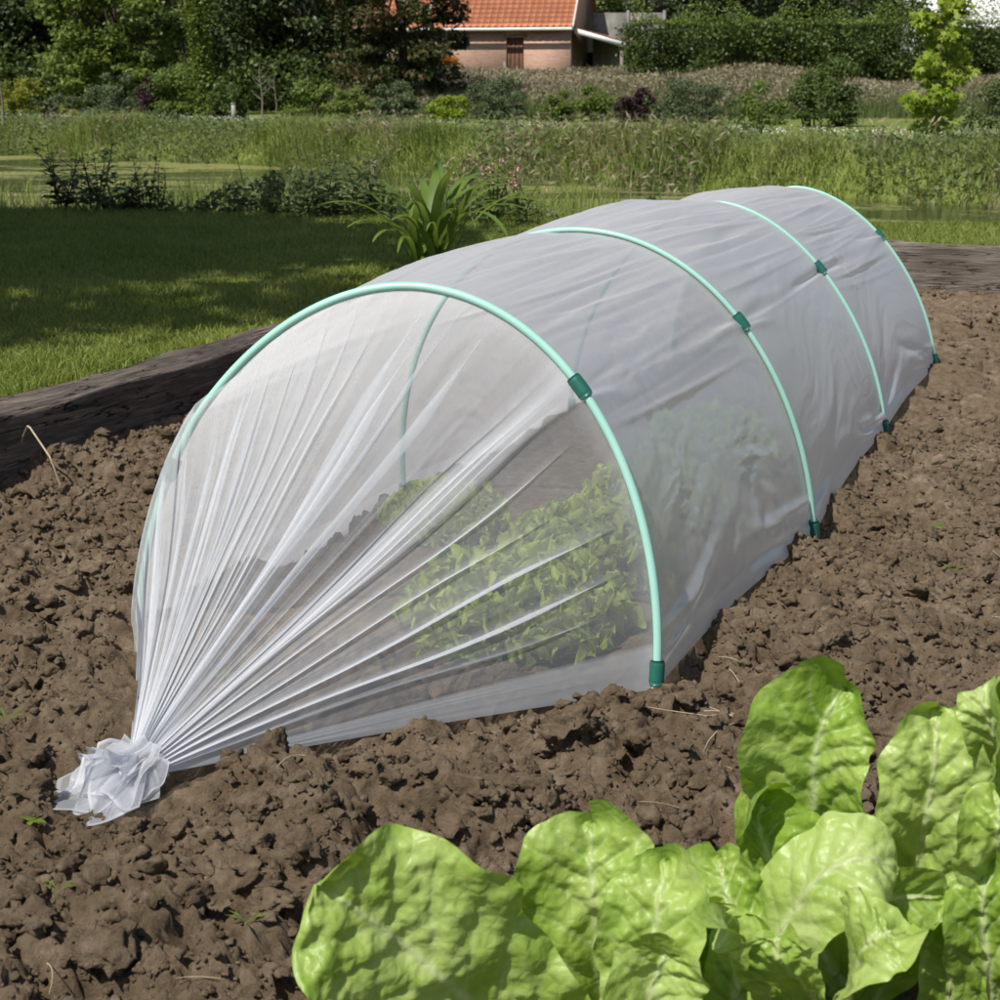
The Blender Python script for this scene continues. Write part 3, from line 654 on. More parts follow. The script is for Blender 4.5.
def chard_leaf(root, base, tip, wpx, mid=None, nhint=(0, -.75, .65), cup=.15, curl=0., fold=0., seed=0, tone=0., parent=None, ruffle=1., origin=None, shape=2.3, droop=0., asym=0.):
    """base and tip are points of the blade; the stalk runs from the root to the base"""
    q = np.random.default_rng(seed); nu, nv = 110, 84
    base, tip = np.asarray(base, float), np.asarray(tip, float); nh = norm(nhint)
    c1 = (base + tip) / 2 + nh * .0 if mid is None else np.asarray(mid, float) * 2 - (base + tip) / 2
    u = np.linspace(0, 1, nu)[:, None]; v = np.linspace(-1, 1, nv)[None, :]
    Pc = (1 - u) ** 2 * base + 2 * u * (1 - u) * c1 + u * u * tip; T = norm(2 * (1 - u) * (c1 - base) + 2 * u * (tip - c1))
    S = norm(np.cross(T, nh)); N = np.cross(S, T)
    ln = np.linalg.norm(tip - base); W = wpx
    uq = u ** .82
    wd = W * np.clip(1 - np.abs(2 * uq - 1) ** shape, 0, 1) ** .5 * (.80 + .25 * u)
    wd = wd * (1 + .05 * np.sin(u * 17 + seed) + .035 * np.sin(u * 31 + 2 * seed))
    av = np.abs(v)
    # vein network: a midrib and curved side veins
    tv = u - .36 * av * (1 - .35 * av) + .015 * np.sin(u * 9 + seed)
    nvn = 7; ph = tv * nvn + np.where(v > 0, .5, 0) + .15 * np.sin(seed + u * 5); dv = np.abs(ph - np.round(ph)) / nvn * ln * .8
    side = np.exp(-(dv / .0013) ** 2) * np.clip(1.1 - av, 0, 1) ** .7 * np.clip(av / .05, 0, 1) * np.clip((1 - u) * 8, 0, 1)
    xw = v * wd
    rib = np.exp(-(xw / (.0038 * (1.15 - .85 * u))) ** 2) * np.clip((1.0 - u) * 9, 0, 1)
    swell = np.sqrt(np.clip(dv / (ln * .8 / nvn * .5), 0, 1)) 
    h = .0040 * ruffle * swell * np.clip(av * 4, 0, 1) * (1 - .3 * av)
    qx = u * ln * 1.0 + seed * 3.1; qy = xw + seed
    h = h + ruffle * (.034 * fbm2(qx * 15, qy * 15 + 0 * u, 2, seed) * .55 + .010 * fbm2(qx * 55, qy * 55, 3, seed + 4) * .72)
    h = h - .005 * np.exp(-(xw / .012) ** 2) + .0022 * rib - .0012 * np.exp(-(dv / .004) ** 2) * np.clip(1.1 - av, 0, 1) + .0006 * side
    h = h + cup * W * av ** 2 * (1 if cup else 0) + .16 * W * ruffle * av ** 3 * np.sin(u * 12 + seed + np.where(v > 0, 1.7, 0)) * np.clip(u * 3, 0, 1)
    h = h + fold * W * np.maximum(v, 0) ** 2 + asym * W * v
    h = h - droop * ln * np.clip(u - .55, 0, 1) ** 2 * 2.2
    x2 = xw * (1 - .22 * abs(cup) * av)
    P = Pc[:, None, :] .reshape(nu, 1, 3) + x2[..., None] * S.reshape(nu, 1, 3) + h[..., None] * N.reshape(nu, 1, 3)
    if curl:
        # the outer part of the blade turns over
        k = np.clip((u - (1 - abs(curl))) / abs(curl), 0, 1); ang = k * 2.3 * np.sign(curl); r_ = ln * abs(curl) / 2.3
        P = P + ((-(k * ln * abs(curl)) + r_ * np.sin(np.abs(ang)))[..., None] * T.reshape(nu, 1, 3) + (r_ * (1 - np.cos(ang)) * np.sign(curl))[..., None] * N.reshape(nu, 1, 3)) * 1.0
    tn = tone + .10 * np.clip(fbm2(qx * 14, qy * 14, 3, seed + 9) * 2, -1, 1) + .05 * swell - .02
    o0 = np.asarray(origin, float) if origin is not None else np.zeros(3)
    P = P - o0
    o = mk('leaf', P.reshape(-1, 3), gridfaces(nu, nv), M['chard'], parent, True, attrs={'vein': np.clip(rib * .85 + side * .5, 0, 1).ravel(), 'tone': (tn + 0 * v).ravel()})
    root = np.asarray(root, float); t0 = T.reshape(nu, 3)[0]
    tt = np.linspace(0, 1, 14)[:, None]; c2 = base - t0 * np.linalg.norm(base - root) * .45
    st = (1 - tt) ** 2 * root + 2 * tt * (1 - tt) * c2 + tt * tt * (base + t0 * .012)
    MB().tube(st - o0, np.linspace(.0085, .0045, 14), 10).build('stem', M['chard_stem'], o, True)
    return o
def chard(x, y, label, specs, seed):
    z = float(soilz(x, y)[0]); root = np.array([x, y, z]); t = thing('chard_plant', root, label, 'chard plant', 'chard plants in front of the bed')
    for i, s in enumerate(specs):
        s = dict(s); bp, tp = s.pop('b'), s.pop('t'); mp = s.pop('m', None); wpx = s.pop('w')
        Yb, Yt = bp[2], tp[2]
        a0 = i * 2.4; rt = root + np.array([.015 * math.cos(a0), .015 * math.sin(a0), -.01])
        chard_leaf(rt, at(*bp), at(*tp), wpx * (Yb + Yt) / 2 * 1.06 / FPX, None if mp is None else at(*mp), seed=seed + i, parent=t, origin=root, **s)
    return t
#   b = base of the blade (photo position and distance), t = its tip, w = half width
chard(-.02, 1.20, 'left of the three chard plants, broad flat pale green leaves low down', [
    dict(b=(548, 1085, 1.10), t=(318, 885, 1.04), w=128, m=(430, 968, 1.06), nhint=(-.35, -.70, .70), cup=.10, tone=.08, shape=2.7),
    dict(b=(610, 1010, 1.20), t=(592, 818, 1.20), w=88, m=(592, 905, 1.17), nhint=(-.2, -.75, .65), cup=.25, tone=.03),
    dict(b=(640, 1060, 1.12), t=(668, 862, 1.14), w=66, m=(655, 945, 1.11), nhint=(-.3, -.7, .7), cup=.25, tone=.05),
    dict(b=(620, 1090, 1.08), t=(672, 945, 1.04), w=58, m=(652, 995, 1.04), nhint=(.1, -.75, .7), cup=.2, tone=.07),
    dict(b=(690, 1090, 1.16), t=(722, 900, 1.16), w=56, m=(712, 985, 1.14), nhint=(.15, -.75, .65), cup=.25, tone=.02),
    dict(b=(600, 1080, 1.22), t=(520, 900, 1.26), w=80, nhint=(-.3, -.6, .75), cup=.2, tone=-.08),
], 200)
chard(.245, 1.27, 'middle chard plant, tallest clump with upright and folded bright green leaves', [
    dict(b=(835, 860, 1.30), t=(846, 682, 1.27), w=70, m=(812, 765, 1.26), nhint=(-.45, -.75, .4), cup=.35, tone=.04, asym=-.2),
    dict(b=(900, 930, 1.24), t=(938, 705, 1.22), w=58, m=(928, 815, 1.20), nhint=(-.15, -.8, .55), cup=.12, tone=.16, shape=3.0),
    dict(b=(845, 985, 1.20), t=(770, 790, 1.25), w=55, m=(775, 870, 1.22), nhint=(.3, -.8, .3), cup=.7, tone=-.12, ruffle=1.5),
    dict(b=(768, 955, 1.14), t=(915, 862, 1.12), w=66, m=(832, 868, 1.12), nhint=(-.40, -.55, .8), cup=-.08, tone=.14, droop=.30, ruffle=.5),
    dict(b=(800, 935, 1.17), t=(948, 902, 1.14), w=48, m=(880, 905, 1.14), nhint=(.45, -.85, .1), cup=.1, tone=-.06, ruffle=.35),
    dict(b=(730, 1050, 1.14), t=(745, 915, 1.15), w=48, m=(738, 985, 1.13), nhint=(.1, -.8, .6), cup=.3, tone=-.10),
    dict(b=(838, 1025, 1.13), t=(915, 920, 1.05), w=58, m=(858, 945, 1.045), nhint=(-.3, -.5, .85), cup=.1, tone=.12, shape=2.5, ruffle=.8),
    dict(b=(840, 1040, 1.12), t=(775, 935, 1.05), w=48, m=(790, 965, 1.06), nhint=(-.5, -.6, .6), cup=.15, tone=.06),
    dict(b=(800, 1000, 1.18), t=(715, 850, 1.20), w=52, m=(735, 910, 1.17), nhint=(-.5, -.6, .55), cup=.3, tone=-.04),
    dict(b=(870, 1020, 1.22), t=(935, 885, 1.20), w=48, m=(915, 940, 1.18), nhint=(.4, -.7, .5), cup=.2, tone=-.10),
    dict(b=(775, 1010, 1.10), t=(712, 945, 1.05), w=32, m=(735, 950, 1.06), nhint=(-.2, -.5, .85), cup=.5, tone=.05, curl=.4),
    dict(b=(820, 960, 1.26), t=(760, 770, 1.33), w=50, nhint=(-.3, -.8, .4), cup=.4, tone=-.10),
    dict(b=(830, 1010, 1.24), t=(850, 840, 1.27), w=70, nhint=(-.1, -.8, .5), cup=.3, tone=-.12),
], 240)
chard(.42, 1.24, 'chard plant at the right edge of the picture, upright leaves with one curled tip', [
    dict(b=(1005, 800, 1.20), t=(968, 668, 1.20), w=30, m=(990, 720, 1.18), nhint=(-.5, -.7, .5), cup=.3, tone=.10, curl=-.3),
    dict(b=(1030, 880, 1.16), t=(1005, 675, 1.14), w=38, m=(1015, 775, 1.13), nhint=(.3, -.8, .4), cup=.5, tone=-.05),
    dict(b=(1010, 960, 1.20), t=(1000, 790, 1.16), w=50, m=(1000, 860, 1.14), nhint=(-.2, -.7, .65), cup=.2, tone=.06),
    dict(b=(1000, 1040, 1.18), t=(985, 860, 1.16), w=46, m=(985, 940, 1.14), nhint=(-.3, -.7, .6), cup=.3, tone=-.06),
    dict(b=(958, 1060, 1.18), t=(958, 925, 1.16), w=40, m=(952, 985, 1.15), nhint=(-.2, -.75, .6), cup=.25, tone=-.05),
    dict(b=(1050, 980, 1.18), t=(1075, 720, 1.16), w=60, nhint=(.1, -.8, .5), cup=.3, tone=.04),
], 280)
# ------------------------------------------------------------------ plants: builders
def tz(x, y): return terrain_z(np.atleast_1d(np.asarray(x, float)), np.atleast_1d(np.asarray(y, float)))
def leafcards(P, size, up=.4, q=rng, aspect=.55, outward=None):
    """one small folded leaf per point"""
    n = len(P); size = np.broadcast_to(size, (n,))
    N = q.normal(size=(n, 3)); N[:, 2] = np.abs(N[:, 2]) + up
    if outward is not None: N = N + outward * .9
    N = norm(N); A = norm(np.cross(N, q.normal(size=(n, 3)))); B = np.cross(N, A)
    l = size[:, None]; w = l * aspect * .5
    V = np.stack([P - A * l * .5, P + B * w - N * w * .3 - A * l * .05, P + A * l * .5 - N * l * .12, P - B * w - N * w * .3 - A * l * .05], 1).reshape(-1, 3)
    i = np.arange(n)[:, None] * 4
    return V, np.concatenate([i + np.array([0, 1, 2]), i + np.array([0, 2, 3])])
def clump_points(centers, radii, n, q, shell=.75):
    w = radii ** 2.2; k = q.choice(len(centers), n, p=w / w.sum()); d = norm(q.normal(size=(n, 3)))
    r = (1 - (1 - shell) * q.random(n) ** .6 * 1.6) * (1 + .12 * q.normal(size=n))
    d2 = d * np.array([1, 1, .75])
    return centers[k] + d2 * (radii[k] * r)[:, None], d
def crown_clumps(c, rad, n, q, rmin, rmax, hollow=.45):
    d = norm(q.normal(size=(n, 3))); r = hollow + (1 - hollow) * q.random(n) ** .7
    C = np.asarray(c) + d * r[:, None] * np.asarray(rad); return C, q.uniform(rmin, rmax, n)
M['bark'] = simple('bark', [(.045, .035, .026), (.10, .08, .06)], 14, .95, .1, .8, .02)
M['bark_grey'] = simple('grey_bark', [(.10, .09, .075), (.18, .16, .13)], 18, .95, .1, .6, .01)
M['leaf_dark'] = foliage('leaf_dark', [(.02, .035, .009), (.042, .068, .017), (.08, .115, .03)], .25, .5, .35, .5)
M['leaf_mid'] = foliage('leaf_mid', [(.035, .06, .012), (.08, .125, .026), (.14, .19, .045)], .35, .5, .3, .5)
M['leaf_light'] = foliage('leaf_light', [(.07, .11, .02), (.13, .19, .033), (.21, .27, .06)], .4, .5, .3, .7)
M['leaf_lime'] = foliage('leaf_lime', [(.12, .19, .012), (.22, .31, .025), (.33, .40, .05)], .45, .5, .3, 2)
M['leaf_yellow'] = foliage('leaf_yellow', [(.12, .15, .015), (.24, .26, .035), (.33, .31, .06)], .4, .5, .3, 1)
M['leaf_purple'] = foliage('leaf_purple', [(.022, .010, .012), (.05, .020, .024), (.095, .040, .042)], .3, .5, .3, 1)
M['leaf_grey'] = foliage('leaf_greygreen', [(.05, .075, .032), (.10, .135, .06), (.16, .19, .10)], .35, .6, .2, 1)
M['leaf_rust'] = foliage('leaf_rust', [(.025, .04, .012), (.06, .075, .02), (.14, .075, .03)], .35, .5, .3, .8)
M['leaf_orange'] = foliage('leaf_orange', [(.30, .12, .02), (.50, .20, .03), (.55, .30, .06)], .4, .6, .2, 1)
M['weed'] = foliage('weed_leaf', [(.085, .12, .045), (.135, .18, .07), (.19, .225, .10)], .35, .6, .2, 1.5)
def limbs(m, base, top, r0, targets, q):
    base = np.asarray(base, float); top = np.asarray(top, float)
    t = np.linspace(0, 1, 10)[:, None]; ax = base + (top - base) * t + np.stack([.04 * np.sin(t[:, 0] * 5 + q.random() * 6), .04 * np.cos(t[:, 0] * 4), 0 * t[:, 0]], -1) * np.linalg.norm(top - base) * .4
    m.tube(ax, r0 * (1 - .8 * t[:, 0]), 8)
    for g in targets:
        k = q.integers(3, 8); s_ = ax[k]; mid = (s_ + g) / 2 + np.array([0, 0, .12]) * np.linalg.norm(g - s_)
        tt = np.linspace(0, 1, 6)[:, None]; m.tube((1 - tt) ** 2 * s_ + 2 * tt * (1 - tt) * mid + tt ** 2 * g, r0 * .38 * (1 - .8 * tt[:, 0]), 5)
def tree(name, x, y, label, mat, height, rad, base_h, n, leaf, seed, nclump=40, crange=(.5, 1.0), bark='bark', r0=.14, up=.3, group=None, cat='tree', squash=1., shell=.7, hollow=.45, trunk='trunk'):
    q = np.random.default_rng(seed); z = float(tz(x, y)[0]); t = thing(name, (x, y, z - .05), label, cat, group)
    c = np.array([0, 0, (height + base_h) / 2]); rz = (height - base_h) / 2
    C, Rr = crown_clumps(c, (rad, rad * squash, rz), nclump, q, crange[0] * rad * .5, crange[1] * rad * .5, hollow)
    m = MB(); limbs(m, (0, 0, 0), c + [0, 0, rz * .5], r0, C[:14], q); m.build(trunk, M[bark], t, True)
    P, d = clump_points(C, Rr, n, q, shell)
    if base_h < .5: P[::5, 2] *= .4
    P[:, 2] = np.maximum(P[:, 2], .04)
    V, F = leafcards(P, leaf * q.uniform(.7, 1.3, n), up, q, outward=d); mk('crown', V, F, M[mat], t)
    return t
def shrub(name, x, y, label, mat, w, h, n, leaf, seed, group=None, cat='shrub', depth=None, upright=False):
    w *= 1.18; h *= 1.22; n = int(n * 1.3)
    q = np.random.default_rng(seed); z = float(tz(x, y)[0]); t = thing(name, (x, y, z - .03), label, cat, group)
    k = max(10, int(14 * w / h)); C, Rr = crown_clumps((0, 0, h * .46), (w / 2 * .8, (depth or w) / 2 * .8, h * .44), k, q, h * .14, h * .26, .3)
    if upright: C[:, 2] *= 1.05
    m = MB()
    for g in C[:10]: 
        tt = np.linspace(0, 1, 5)[:, None]; b0 = np.array([q.normal(0, w * .08), q.normal(0, w * .08), 0]); mid = np.array([b0[0] * .5 + g[0] * .4, b0[1] * .5 + g[1] * .4, g[2] * .6])
        m.tube((1 - tt) ** 2 * b0 + 2 * tt * (1 - tt) * mid + tt ** 2 * g, .012 * h * (1.2 - tt[:, 0]), 5)
    m.build('stem', M['bark'], t, True)
    P, d = clump_points(C, Rr, n, q, .6); P[::4, 2] *= .4; P[:, 2] = np.maximum(P[:, 2], .02)
    V, F = leafcards(P, leaf * q.uniform(.7, 1.3, n), .3, q, outward=d); mk('foliage', V, F, M[mat], t); return t
def X(px, Y): return (px - 500) / FPX * (Y * FWD[1] + .17)

def blades(x, y, z, h, w, lean, q, droop=.5):
    n = len(x); az = q.uniform(0, 6.283, n); fa = q.uniform(0, 6.283, n); h = np.broadcast_to(h, (n,)) * q.uniform(.6, 1.25, n); w = np.broadcast_to(w, (n,))
    b = np.stack([x, y, z], -1); d = np.stack([np.cos(az), np.sin(az), 0 * az], -1); s = np.stack([np.cos(fa), np.sin(fa), 0 * fa], -1)
    ln = np.abs(q.normal(lean, lean * .6, n)); up = np.array([0, 0, 1.])
    p1 = b + up * (h * .5)[:, None] + d * (h * ln * .25)[:, None]; p2 = b + up * (h * (1 - .35 * ln * droop))[:, None] + d * (h * ln)[:, None]
    ws = (s * w[:, None]) * .5
    V = np.stack([b - ws, b + ws, p1 + ws * .85, p1 - ws * .85, p2], 1).reshape(-1, 3); i = np.arange(n)[:, None] * 5
    return V, [i + np.array([0, 1, 2, 3]), i + np.array([3, 2, 4])]
M['lawn_grass'] = foliage('lawn_grass', [(.10, .145, .02), (.175, .225, .038), (.29, .30, .08)], .35, .55, .25, 2.2)
M['bank_grass'] = foliage('bank_grass', [(.10, .15, .028), (.17, .235, .05), (.245, .29, .08), (.33, .33, .15)], .35, .6, .2, .7)
M['dry_grass'] = foliage('dry_grass', [(.17, .155, .08), (.28, .245, .15), (.40, .345, .24)], .3, .8, .1, .5)
M['meadow_green'] = foliage('meadow_green', [(.06, .09, .025), (.11, .15, .045), (.17, .19, .075)], .35, .6, .2, .6)

# --- lawn grass (short, mown)
q = np.random.default_rng(31)
n = 230000; Y = 3.2 * np.exp(q.random(n) * math.log(12.4 / 3.2)); Xx = (q.random(n) - .5) * 2 * (.36 * Y + .3) 
a, b = unbed(Xx, Y); ok = ((b < B_LEFT - BW - .004) | (a > A_FAR + BW + .004)) & (Y < shore_near(Xx) - .6) & (Y > 2.6)
Xx, Y = Xx[ok], Y[ok]; hh = .020 + .012 * np.clip(fbm2(Xx * 2, Y * 2, 2, 3) + .4, 0, 1) + .02 * ((unbed(Xx, Y)[1] > B_LEFT - BW - .06) & (Xx < 1)) * q.random(len(Xx))
V, F = blades(Xx, Y, terrain_z(Xx, Y) - .004, hh * (1 + .03 * Y), .0022 * (1 + .12 * Y), .7, q); tag(mk('lawn_grass', V, F, M['lawn_grass']), kind='stuff')
# --- rough grass of the pond banks
n = 190000; Xx = q.uniform(-17, 11, n); t = q.random(n); sf = shore_far(Xx); Y = sf - .3 + t ** 1.4 * 9
cl = fbm2(Xx * .9, Y * .7, 3, 7)
V, F = blades(Xx, Y, terrain_z(Xx, Y) - .02, np.clip(.24 + .42 * cl, .15, .40) * np.where(Y > sf + 2.6, .32, 1), .015, .75, q, .9); tag(mk('bank_grass', V, F, M['bank_grass']), kind='stuff')
n = 52000; Xx = np.where(q.random(n) < .5, q.uniform(-5, .6, n), q.uniform(-6.5, 6, n)); sn = shore_near(Xx); Y = sn - q.random(n) ** 1.5 * 1.1 + .1
cl = np.clip(fbm2(Xx * 1.3, Y * 1.3, 3, 17) + .15, 0, 1)
V, F = blades(Xx, Y, terrain_z(Xx, Y) - .02, .12 + .42 * cl * np.where(Xx > 1.5, .7, 1), .009, .45, q); tag(mk('pond_edge_grass', V, F, M['bank_grass']), kind='stuff')
n = 26000; Xx = q.uniform(-4.6, .9, n); sn = shore_near(Xx); Y = sn - 1.15 + q.random(n) * .75; cl = np.clip(.35 + 1.3 * fbm2(Xx * 1.5, Y * 1.0, 3, 19), .05, 1)
P = np.stack([Xx, Y, terrain_z(Xx, Y) + .02 + .52 * cl * q.random(n) ** .8], -1); V, F = leafcards(P, .045 * q.uniform(.6, 1.5, n), .3, q, .4); tag(mk('pond_edge_weeds', V, F, M['weed']), kind='stuff')
n = 9000; Xx = q.uniform(-8, 1.2, n); sn = shore_near(Xx); Y = sn + q.random(n) ** 1.4 * 7; ok = fbm2(Xx * .7, Y * .35, 3, 29) > .03; Xx, Y = Xx[ok], Y[ok]
V, F = blades(Xx, Y, np.full(len(Xx), -.38), .42, .010, .4, q); tag(mk('pond_reeds', V, F, M['bank_grass']), kind='stuff')
# leafy weeds of the far bank
n = 42000; Xx = q.uniform(-16, 11, n); sf = shore_far(Xx); Y = sf + q.random(n) ** 1.3 * 4.5
ok = fbm2(Xx * .8 + 3, Y * .8, 3, 27) > -.08; Xx, Y = Xx[ok], Y[ok]
P = np.stack([Xx, Y, terrain_z(Xx, Y) + .05 + .36 * q.random(len(Xx)) * np.clip(.5 + fbm2(Xx, Y, 2, 28), .2, 1)], -1); V, F = leafcards(P, .085 * q.uniform(.6, 1.4, len(P)), .4, q, .4); tag(mk('bank_weeds', V, F, M['weed']), kind='stuff')
n = 9000; Xx = q.uniform(-14, 11, n); sf = shore_far(Xx); Y = sf + q.random(n) * 2.2; ok = fbm2(Xx * .6 + 9, Y * .6, 3, 33) > np.where(Xx > 1, -.05, .12); Xx, Y = Xx[ok], Y[ok]
m = MB(); hh = q.uniform(.2, .48, len(Xx)); zz = terrain_z(Xx, Y); m.add(*blades(Xx, Y, zz, hh, .010, .35, q, .9)); P = np.stack([Xx + q.normal(0, .06, len(Xx)), Y, zz + hh * .85], -1); m.add(*leafcards(P, .13, 0, q, .22)); tag(m.build('bank_seed_heads', M['dry_grass']), kind='stuff')
# clover and mown strip flowers, then the tall dry meadow
n = 5000; Xx = q.uniform(-16, 9, n); Y = shore_far(Xx) + q.uniform(4, 8.5, n); P = np.stack([Xx, Y, terrain_z(Xx, Y) + .12 + .06 * q.random(n)], -1)
M['clover'] = simple('clover_white', [(.55, .55, .48)], 5, .8); V, F = leafcards(P, .026, .8, q, .9); tag(mk('clover_flowers', V, F, M['clover']), kind='stuff')
n = 60000; Y = q.uniform(42, 66, n); Xx = q.uniform(-.10, .36, n) * Y
hh = (.85 + .6 * fbm2(Xx * .25, Y * .25, 3, 37)) * np.clip((Y - 39) / 8, .3, 1); V, F = blades(Xx, Y, terrain_z(Xx, Y) - .03, hh, .020, .22, q, .6)
tag(mk('meadow_grass', V, F, M['meadow_green']), kind='stuff')
m = MB(); n = 60000; Y = q.uniform(44, 66, n); Xx = q.uniform(-.10, .36, n) * Y; hh = (.95 + .5 * fbm2(Xx * .25, Y * .25, 3, 37)) * np.clip((Y - 41) / 8, .3, 1) * q.uniform(.8, 1.15, n)
zz = terrain_z(Xx, Y); m.add(*blades(Xx, Y, zz, hh, .013, .16, q, .5))
P = np.stack([Xx + q.normal(0, .05, n), Y, zz + hh * .92], -1); V, F = leafcards(P, .17, 0, q, .28); V = V; m.add(V, F); tag(m.build('dry_meadow_grass', M['dry_grass']), kind='stuff')

# ------------------------------------------------------------------ trees on the left, at the back
TR = 'trees at the back of the meadow'
tree('shade_tree', -5.70, 4.7, 'tree out of the picture on the left that shades the lawn', 'leaf_mid', 6.6, 3.0, 2.9, 26000, .25, 400, 70, (.5, .85), r0=.2, hollow=.1)
tree('shade_tree', -5.5, 8.7, 'second tree out of the picture on the left, shading the pond edge', 'leaf_mid', 6.8, 3.0, 2.6, 22000, .25, 401, 64, (.5, .85), r0=.18, hollow=.1)
tree('dark_tree', X(12, 50), 50, 'very dark dense tree at the left edge behind the meadow', 'leaf_dark', 8, 2.1, .2, 26000, .16, 410, 50, (.5, .9), group=TR)
tree('willow_tree', X(118, 47), 47, 'mid green feathery tree beside the very dark one on the left', 'leaf_light', 5.6, 2.0, .15, 24000, .14, 411, 60, (.35, .75), group=TR, shell=.55)
tree('broadleaf_tree', X(190, 52), 52, 'dark tree behind the vine covered stem, between two larger trees', 'leaf_mid', 9, 2.2, .3, 26000, .16, 412, 50, (.45, .9), group=TR)
tree('broadleaf_tree', X(300, 50), 50, 'broad dark green tree right of the vine covered stem', 'leaf_dark', 8.5, 2.6, .2, 40000, .15, 413, 70, (.4, .8), group=TR)
tree('broadleaf_tree', X(402, 46), 46, 'dark tree with reddish tips overlapping the left end of the brick house', 'leaf_rust', 6.5, 1.75, .15, 28000, .14, 414, 60, (.35, .75), group=TR)
tree('broadleaf_tree', X(240, 56), 56, 'mid green tall tree filling the gap at the back of the left group', 'leaf_mid', 10, 3.0, .3, 26000, .18, 415, 50, (.5, .9), group=TR)
tree('broadleaf_tree', X(60, 58), 58, 'dark tree half hidden behind the feathery one, below the far roof', 'leaf_dark', 3.4, 2.4, .2, 16000, .17, 416, 44, (.5, .9), group=TR)
tree('broadleaf_tree', X(655, 84), 84, 'grey green tree rising behind the concrete wall right of the house', 'leaf_grey', 9, 2.0, 1.2, 16000, .2, 417, 40, (.4, .8), group=TR)
tree('broadleaf_tree', X(612, 92), 92, 'dark tree directly behind the lean-to of the brick house', 'leaf_mid', 11, 2.6, 1, 16000, .24, 418, 44, (.5, .9), group=TR)
tree('broadleaf_tree', X(735, 82), 82, 'dark wide tree behind the middle of the hedge', 'leaf_dark', 9, 3.4, .6, 22000, .22, 419, 50, (.45, .9), group=TR)
tree('broadleaf_tree', X(850, 84), 84, 'dark tree behind the right part of the hedge, left of the white building', 'leaf_dark', 8.5, 3.2, .6, 20000, .22, 420, 50, (.45, .9), group=TR)
# undergrowth at the foot of the trees and the wood closing the view
q = np.random.default_rng(66); n = 46000; Y = q.uniform(46.5, 60, n); Xx = q.uniform(-.36, -.035, n) * Y; hh = np.clip(1.5 + 2.2 * fbm2(Xx * .5, Y * .3, 3, 71), .3, 2.8)
P = np.stack([Xx, Y, terrain_z(Xx, Y) + hh * q.random(n) ** .7], -1); V, F = leafcards(P, .15 * q.uniform(.6, 1.4, n), .3, q); tag(mk('undergrowth', V, F, M['leaf_mid']), kind='stuff')
C = np.stack([q.uniform(-55, 55, 420), q.uniform(98, 112, 420), 1 + 12 * q.random(420) ** .8], -1); P, d = clump_points(C, q.uniform(1.4, 3.0, 420), 60000, q, .7)
V, F = leafcards(P, .62 * q.uniform(.7, 1.3, len(P)), .3, q); tag(mk('distant_wood', V, F, M['leaf_dark']), kind='stuff')
# vine covered stem
def vine():
    x, y = X(203, 45), 45; z = float(tz(x, y)[0]); t = thing('vine_covered_tree', (x, y, z - .03), 'slender tree wrapped in light green climbing vine, in front of the dark trees', 'tree', TR); q = np.random.default_rng(55)
    MB().tube([(0, 0, 0), (.05, 0, 1.5), (-.05, .05, 3), (0, 0, 5)], [.09, .07, .055, .03], 8).build('trunk', M['bark'], t, True)
    n = 7000; h = q.random(n) * 4.8; a = q.uniform(0, 6.28, n); r = np.abs(q.normal(.20, .14, n)) * (1 + .7 * np.sin(h * 2.3 + 1) * .5 + .5 * np.clip(1 - h / 1.2, 0, 1) * 1.6)
    V, F = leafcards(np.stack([r * np.cos(a), r * np.sin(a), h], -1), .11 * q.uniform(.7, 1.3, n), .3, q); mk('foliage', V, F, M['leaf_light'], t)
vine()
# young maple
def maple():
    Y0 = 22.5; x, y = X(930, Y0), Y0; z = float(tz(x, y)[0]); t = thing('young_maple', (x, y, z - .05), 'young maple with bright yellow green star shaped leaves on the right bank', 'tree'); q = np.random.default_rng(77)
    H_ = 2.35; tr = MB(); ax = np.stack([.05 * np.sin(np.linspace(0, 3, 12)) - .07 * np.linspace(0, 1, 12) ** 1 * -.6, 0 * np.linspace(0, 1, 12), np.linspace(0, H_, 12)], -1); tr.tube(ax, np.linspace(.030, .012, 12), 8)
    pts, outw = [], []
    for k in range(46):
        h = .18 + (H_ - .22) * (k + q.random()) / 46; az = q.uniform(0, 6.28); ln = (.48 if h < 1.6 else .48 - .25 * (h - 1.6)) * q.uniform(.45, 1.1) * (.85 if .72 < h < .98 else 1)
        p0 = np.array([np.interp(h, ax[:, 2], ax[:, 0]), 0, h]); e = p0 + np.array([math.cos(az) * ln, math.sin(az) * ln, ln * q.uniform(.0, .35)])
        tr.tube([p0, (p0 + e) / 2 + [0, 0, .05], e], [.008, .006, .003], 5)
        for j in range(40): 
            f = q.random() ** .55; pts.append(p0 + (e - p0) * f + q.normal(0, .055, 3)); outw.append([math.cos(az), math.sin(az), .1])
    tr.build('trunk', M['bark_grey'], t, True)
    pts = np.array(pts); n = len(pts); N = norm(q.normal(0, .55, (n, 3)) + np.array([-.25, -.75, .75])); A = norm(np.cross(N, q.normal(size=(n, 3)))); B = np.cross(N, A)
    an = np.arange(10) * 2 * np.pi / 10; rr = np.where(np.arange(10) % 2 == 0, 1., .42); rr[0] = 1.1; rr[5] = .3
    sz = q.uniform(.042, .080, n)
    ring = pts[:, None] + sz[:, None, None] * rr[None, :, None] * (np.cos(an)[None, :, None] * A[:, None] + np.sin(an)[None, :, None] * B[:, None]) - (sz[:, None] * .30 * (rr > .9))[..., None] * N[:, None]
    V = np.concatenate([pts[:, None], ring], 1).reshape(-1, 3); i = np.arange(n)[:, None] * 11
    F = np.concatenate([i + np.array([0, 1 + k, 1 + (k + 1) % 10]) for k in range(10)]); mk('crown', V, F, M['leaf_lime'], t)
maple()
